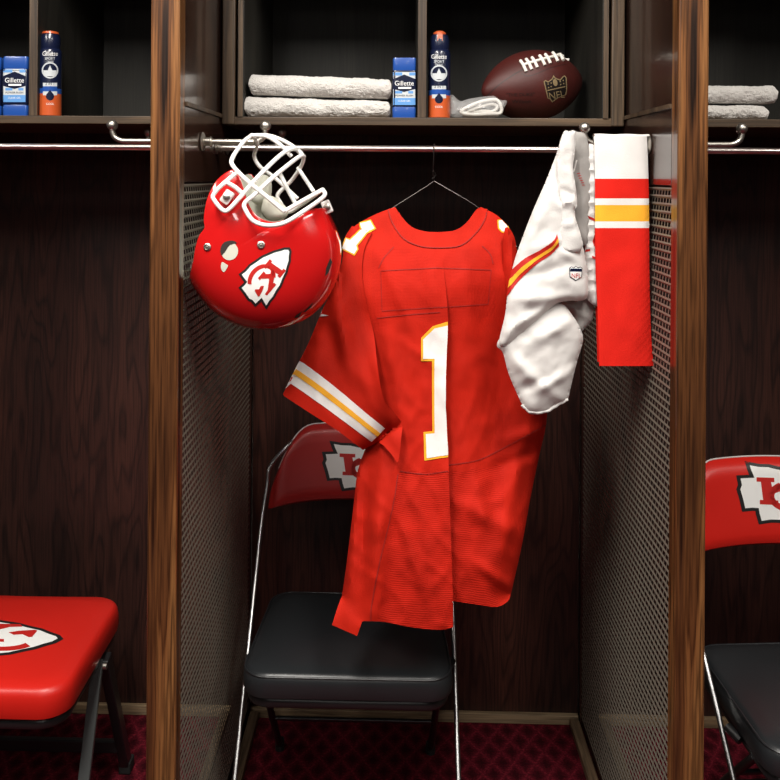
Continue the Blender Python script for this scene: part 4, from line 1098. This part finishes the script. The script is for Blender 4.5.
bm, bvRS = puff(rs, YP+0.012, 0.007, 6, [(584, 160+k*11, 599, 158+k*11, 2.2, 0.003) for k in range(13)]); rsp = part('far_waistband', bm, 'pants', t, label='puckered white far side of the waist with red marks')
out = nb()
for pl in ([(583, 213), (595, 219), (595, 221.5), (583, 215.5)], [(583.5, 229), (587, 230), (587.5, 236), (584, 238)], [(594, 235), (598, 233), (598, 243), (594, 247), (592.5, 241)], [(583, 250), (590, 248.5), (590, 251), (583, 252.5)], [(592, 256), (598, 258), (598, 260), (592, 258)]):
    on_surface(cut2d([pl], 2), bvRS, 0.001, out, 0)
part('red_marks', out, 'print_red', rsp, label='red angular marks')
st0 = openline([(557, 234), (553, 241), (540, 250), (524, 259), (512, 270)], 4); st1 = openline([(559, 246), (550, 255), (534, 266), (518, 282), (507, 297)], 4)
mx = lambda a, b: [(p[0]+(q[0]-p[0])*a, p[1]+(q[1]-p[1])*a) for p, q in zip(st0, st1)]+[(p[0]+(q[0]-p[0])*b, p[1]+(q[1]-p[1])*b) for p, q in list(zip(st0, st1))[::-1]]
out = nb(); on_surface(cut2d([mx(0, 1)], 2.5), bvHip, 0.0012, out, 0); on_surface(cut2d([mx(0.36, 0.68)], 2.5), bvHip, 0.0020, out, 1)
part('side_stripe', out, ['print_red', 'gold'], hp, label='red stripe with a gold centre')
NS = [(569, 268), (571, 266.5), (573.5, 267.5), (575.5, 266), (578, 267.5), (580, 266.5), (582, 268), (581.5, 277), (578, 279), (575.5, 281), (573, 279), (569.5, 277)]
out = nb(); on_surface(cut2d([NS], 2), bvHip, 0.0012, out, 0); on_surface(cut2d([offset_poly(NS, -0.7)], 2), bvHip, 0.0018, out, 1)
on_surface(cut2d([[(570, 268.5), (581, 268.5), (581.3, 271.5), (569.8, 271.5)]], 2), bvHip, 0.0022, out, 0)
on_surface(text2d('NFL', 6.6, 575.6, 277.8, bold=0.01, squash=0.85), bvHip, 0.0026, out, 2)
part('shield_patch', out, ['navy', 'print_white', 'print_red'], hp, label='small shield patch reading NFL')
out = nb()
cuff = openline([(522, 405), (531, 412), (547, 411), (558, 404.5), (568, 399.5)], 5)
tube(out, [P(x, y+0.5*math.sin(i*1.9), YP-0.002) for i, (x, y) in enumerate(cuff)], 0.0030, 8)
part('elastic_cuff', out, 'pants', lg, label='gathered elastic knee cuff')

# ------------------------------------------------------------------ sock over the hook arm
t = thing('football_sock', 'long red sock with white top and gold stripe draped over the right hook', 'sock', tuple(P(625, 250, YH)))
def sock_layer(side):
    bm = nb(); rows = []
    ys = [136+ (366-136)*k/70 for k in range(71)] if side == 'front' else [136+(362-136)*k/40 for k in range(41)]
    for y in ys:
        u = (y-136)/229
        xl = 594+0.5*math.sin(u*9)+ (1.5*u if side == 'front' else 0.5*u) + 3.5*u*u; xr = 647+5*u+0.6*math.sin(u*7)+(0 if u < 0.9 else (u-0.9)*12)
        if side == 'back': xl -= 1.0; xr -= 6
        row = []
        for i in range(25):
            s = i/24; x = xl+(xr-xl)*s; e = math.sqrt(max(0, 1-(2*s-1)**4))
            drop = 1
            Yc = YH-(0.012 if side == 'front' else -0.012)*drop
            w = 0.0014*noise.noise(Vector((x*0.07, y*0.05, 3)))+0.0010*math.sin((x-594)*0.12+y*0.03)
            row.append((x, y, Yc, e, w))
        rows.append(row)
    for lay in (0, 1):
        vs = [[bm.verts.new(P(x, y, Yc+(-0.0045 if lay == 0 else 0.0035)*e-w*e)) for x, y, Yc, e, w in r] for r in rows]
        for A_, B_ in zip(vs, vs[1:]):
            for k in range(24):
                f = bm.faces.new((A_[k], A_[k+1], B_[k+1], B_[k]) if lay == 0 else (A_[k], B_[k], B_[k+1], A_[k+1]))
                f.material_index = 0
        if lay == 0: first = vs
        else:
            for k in range(24): bm.faces.new((first[-1][k+1], first[-1][k], vs[-1][k], vs[-1][k+1]))
    bmesh.ops.remove_doubles(bm, verts=bm.verts, dist=0.0003)
    for f in bm.faces:
        x, y = topx(f.calc_center_median())
        f.material_index = 1 if (178.3 < y < 199 or y > 227.3) else (2 if 205 < y < 222.5 else 0)
    return bm
part('sock_front', sock_layer('front'), ['sockwhite', 'sockred', 'gold'], t, label='front fall of the sock, striped white, red and gold')
part('sock_back', sock_layer('back'), ['sockwhite', 'sockred', 'gold'], t, label='rear fall of the sock')
# bridge over the arm
bm = nb(); l0, l1 = P(593.5, 138, YH).x, P(648, 138, YH).x; prev = None
for k in range(13):
    a = PI*k/12; y = YH-0.0125*math.cos(a); z = P(620, 136.3, YH).z+0.0045*math.sin(a)
    row = [bm.verts.new((l0+(l1-l0)*i/10, y, z+0.0006*math.sin(i*1.3))) for i in range(11)]
    if prev:
        for i in range(10): bm.faces.new((prev[i], prev[i+1], row[i+1], row[i]))
    prev = row
part('fold', bm, 'sockwhite', t)
out = nb(); bvk = None

# ------------------------------------------------------------------ light
def area(name, loc, rot, sx_, sy_, power, col):
    l = bpy.data.lights.new(name, 'AREA'); l.shape = 'RECTANGLE'; l.size = sx_; l.size_y = sy_; l.energy = power; l.color = col
    o = bpy.data.objects.new(name, l); COL.objects.link(o); o.location = loc; o.rotation_euler = rot
    return o
area('ceiling_lamp', (-0.55, -0.95, 2.72), (0, 0, 0), 0.30, 1.2, 62, (1, 0.95, 0.88))
area('ceiling_lamp', (0.55, -0.95, 2.72), (0, 0, 0), 0.30, 1.2, 40, (1, 0.95, 0.88))
area('ceiling_lamp', (-1.8, -1.3, 2.72), (0, 0, 0), 0.30, 1.2, 36, (1, 0.95, 0.88))
area('ceiling_lamp', (1.9, -1.3, 2.72), (0, 0, 0), 0.30, 1.2, 24, (1, 0.95, 0.88))
area('ceiling_lamp', (-0.75, -3.3, 2.72), (0, 0, 0), 0.10, 1.2, 8, (1, 0.97, 0.92))
area('ceiling_lamp', (0.25, -3.3, 2.72), (0, 0, 0), 0.10, 1.2, 8, (1, 0.97, 0.92))
area('ceiling_lamp', (-0.9, -5.6, 2.72), (0, 0, 0), 0.14, 1.2, 9, (1, 0.97, 0.92))
area('ceiling_lamp', (0.3, -5.6, 2.72), (0, 0, 0), 0.14, 1.2, 9, (1, 0.97, 0.92))
w = bpy.data.worlds.new('room'); scn.world = w; w.use_nodes = True
w.node_tree.nodes['Background'].inputs[0].default_value = (0.9, 0.92, 1.0, 1); w.node_tree.nodes['Background'].inputs[1].default_value = 0.012
scn.view_settings.view_transform = 'Standard'; scn.view_settings.look = 'None'; scn.view_settings.gamma = 1
scn.view_settings.use_curve_mapping = False; scn.view_settings.exposure = 0.0
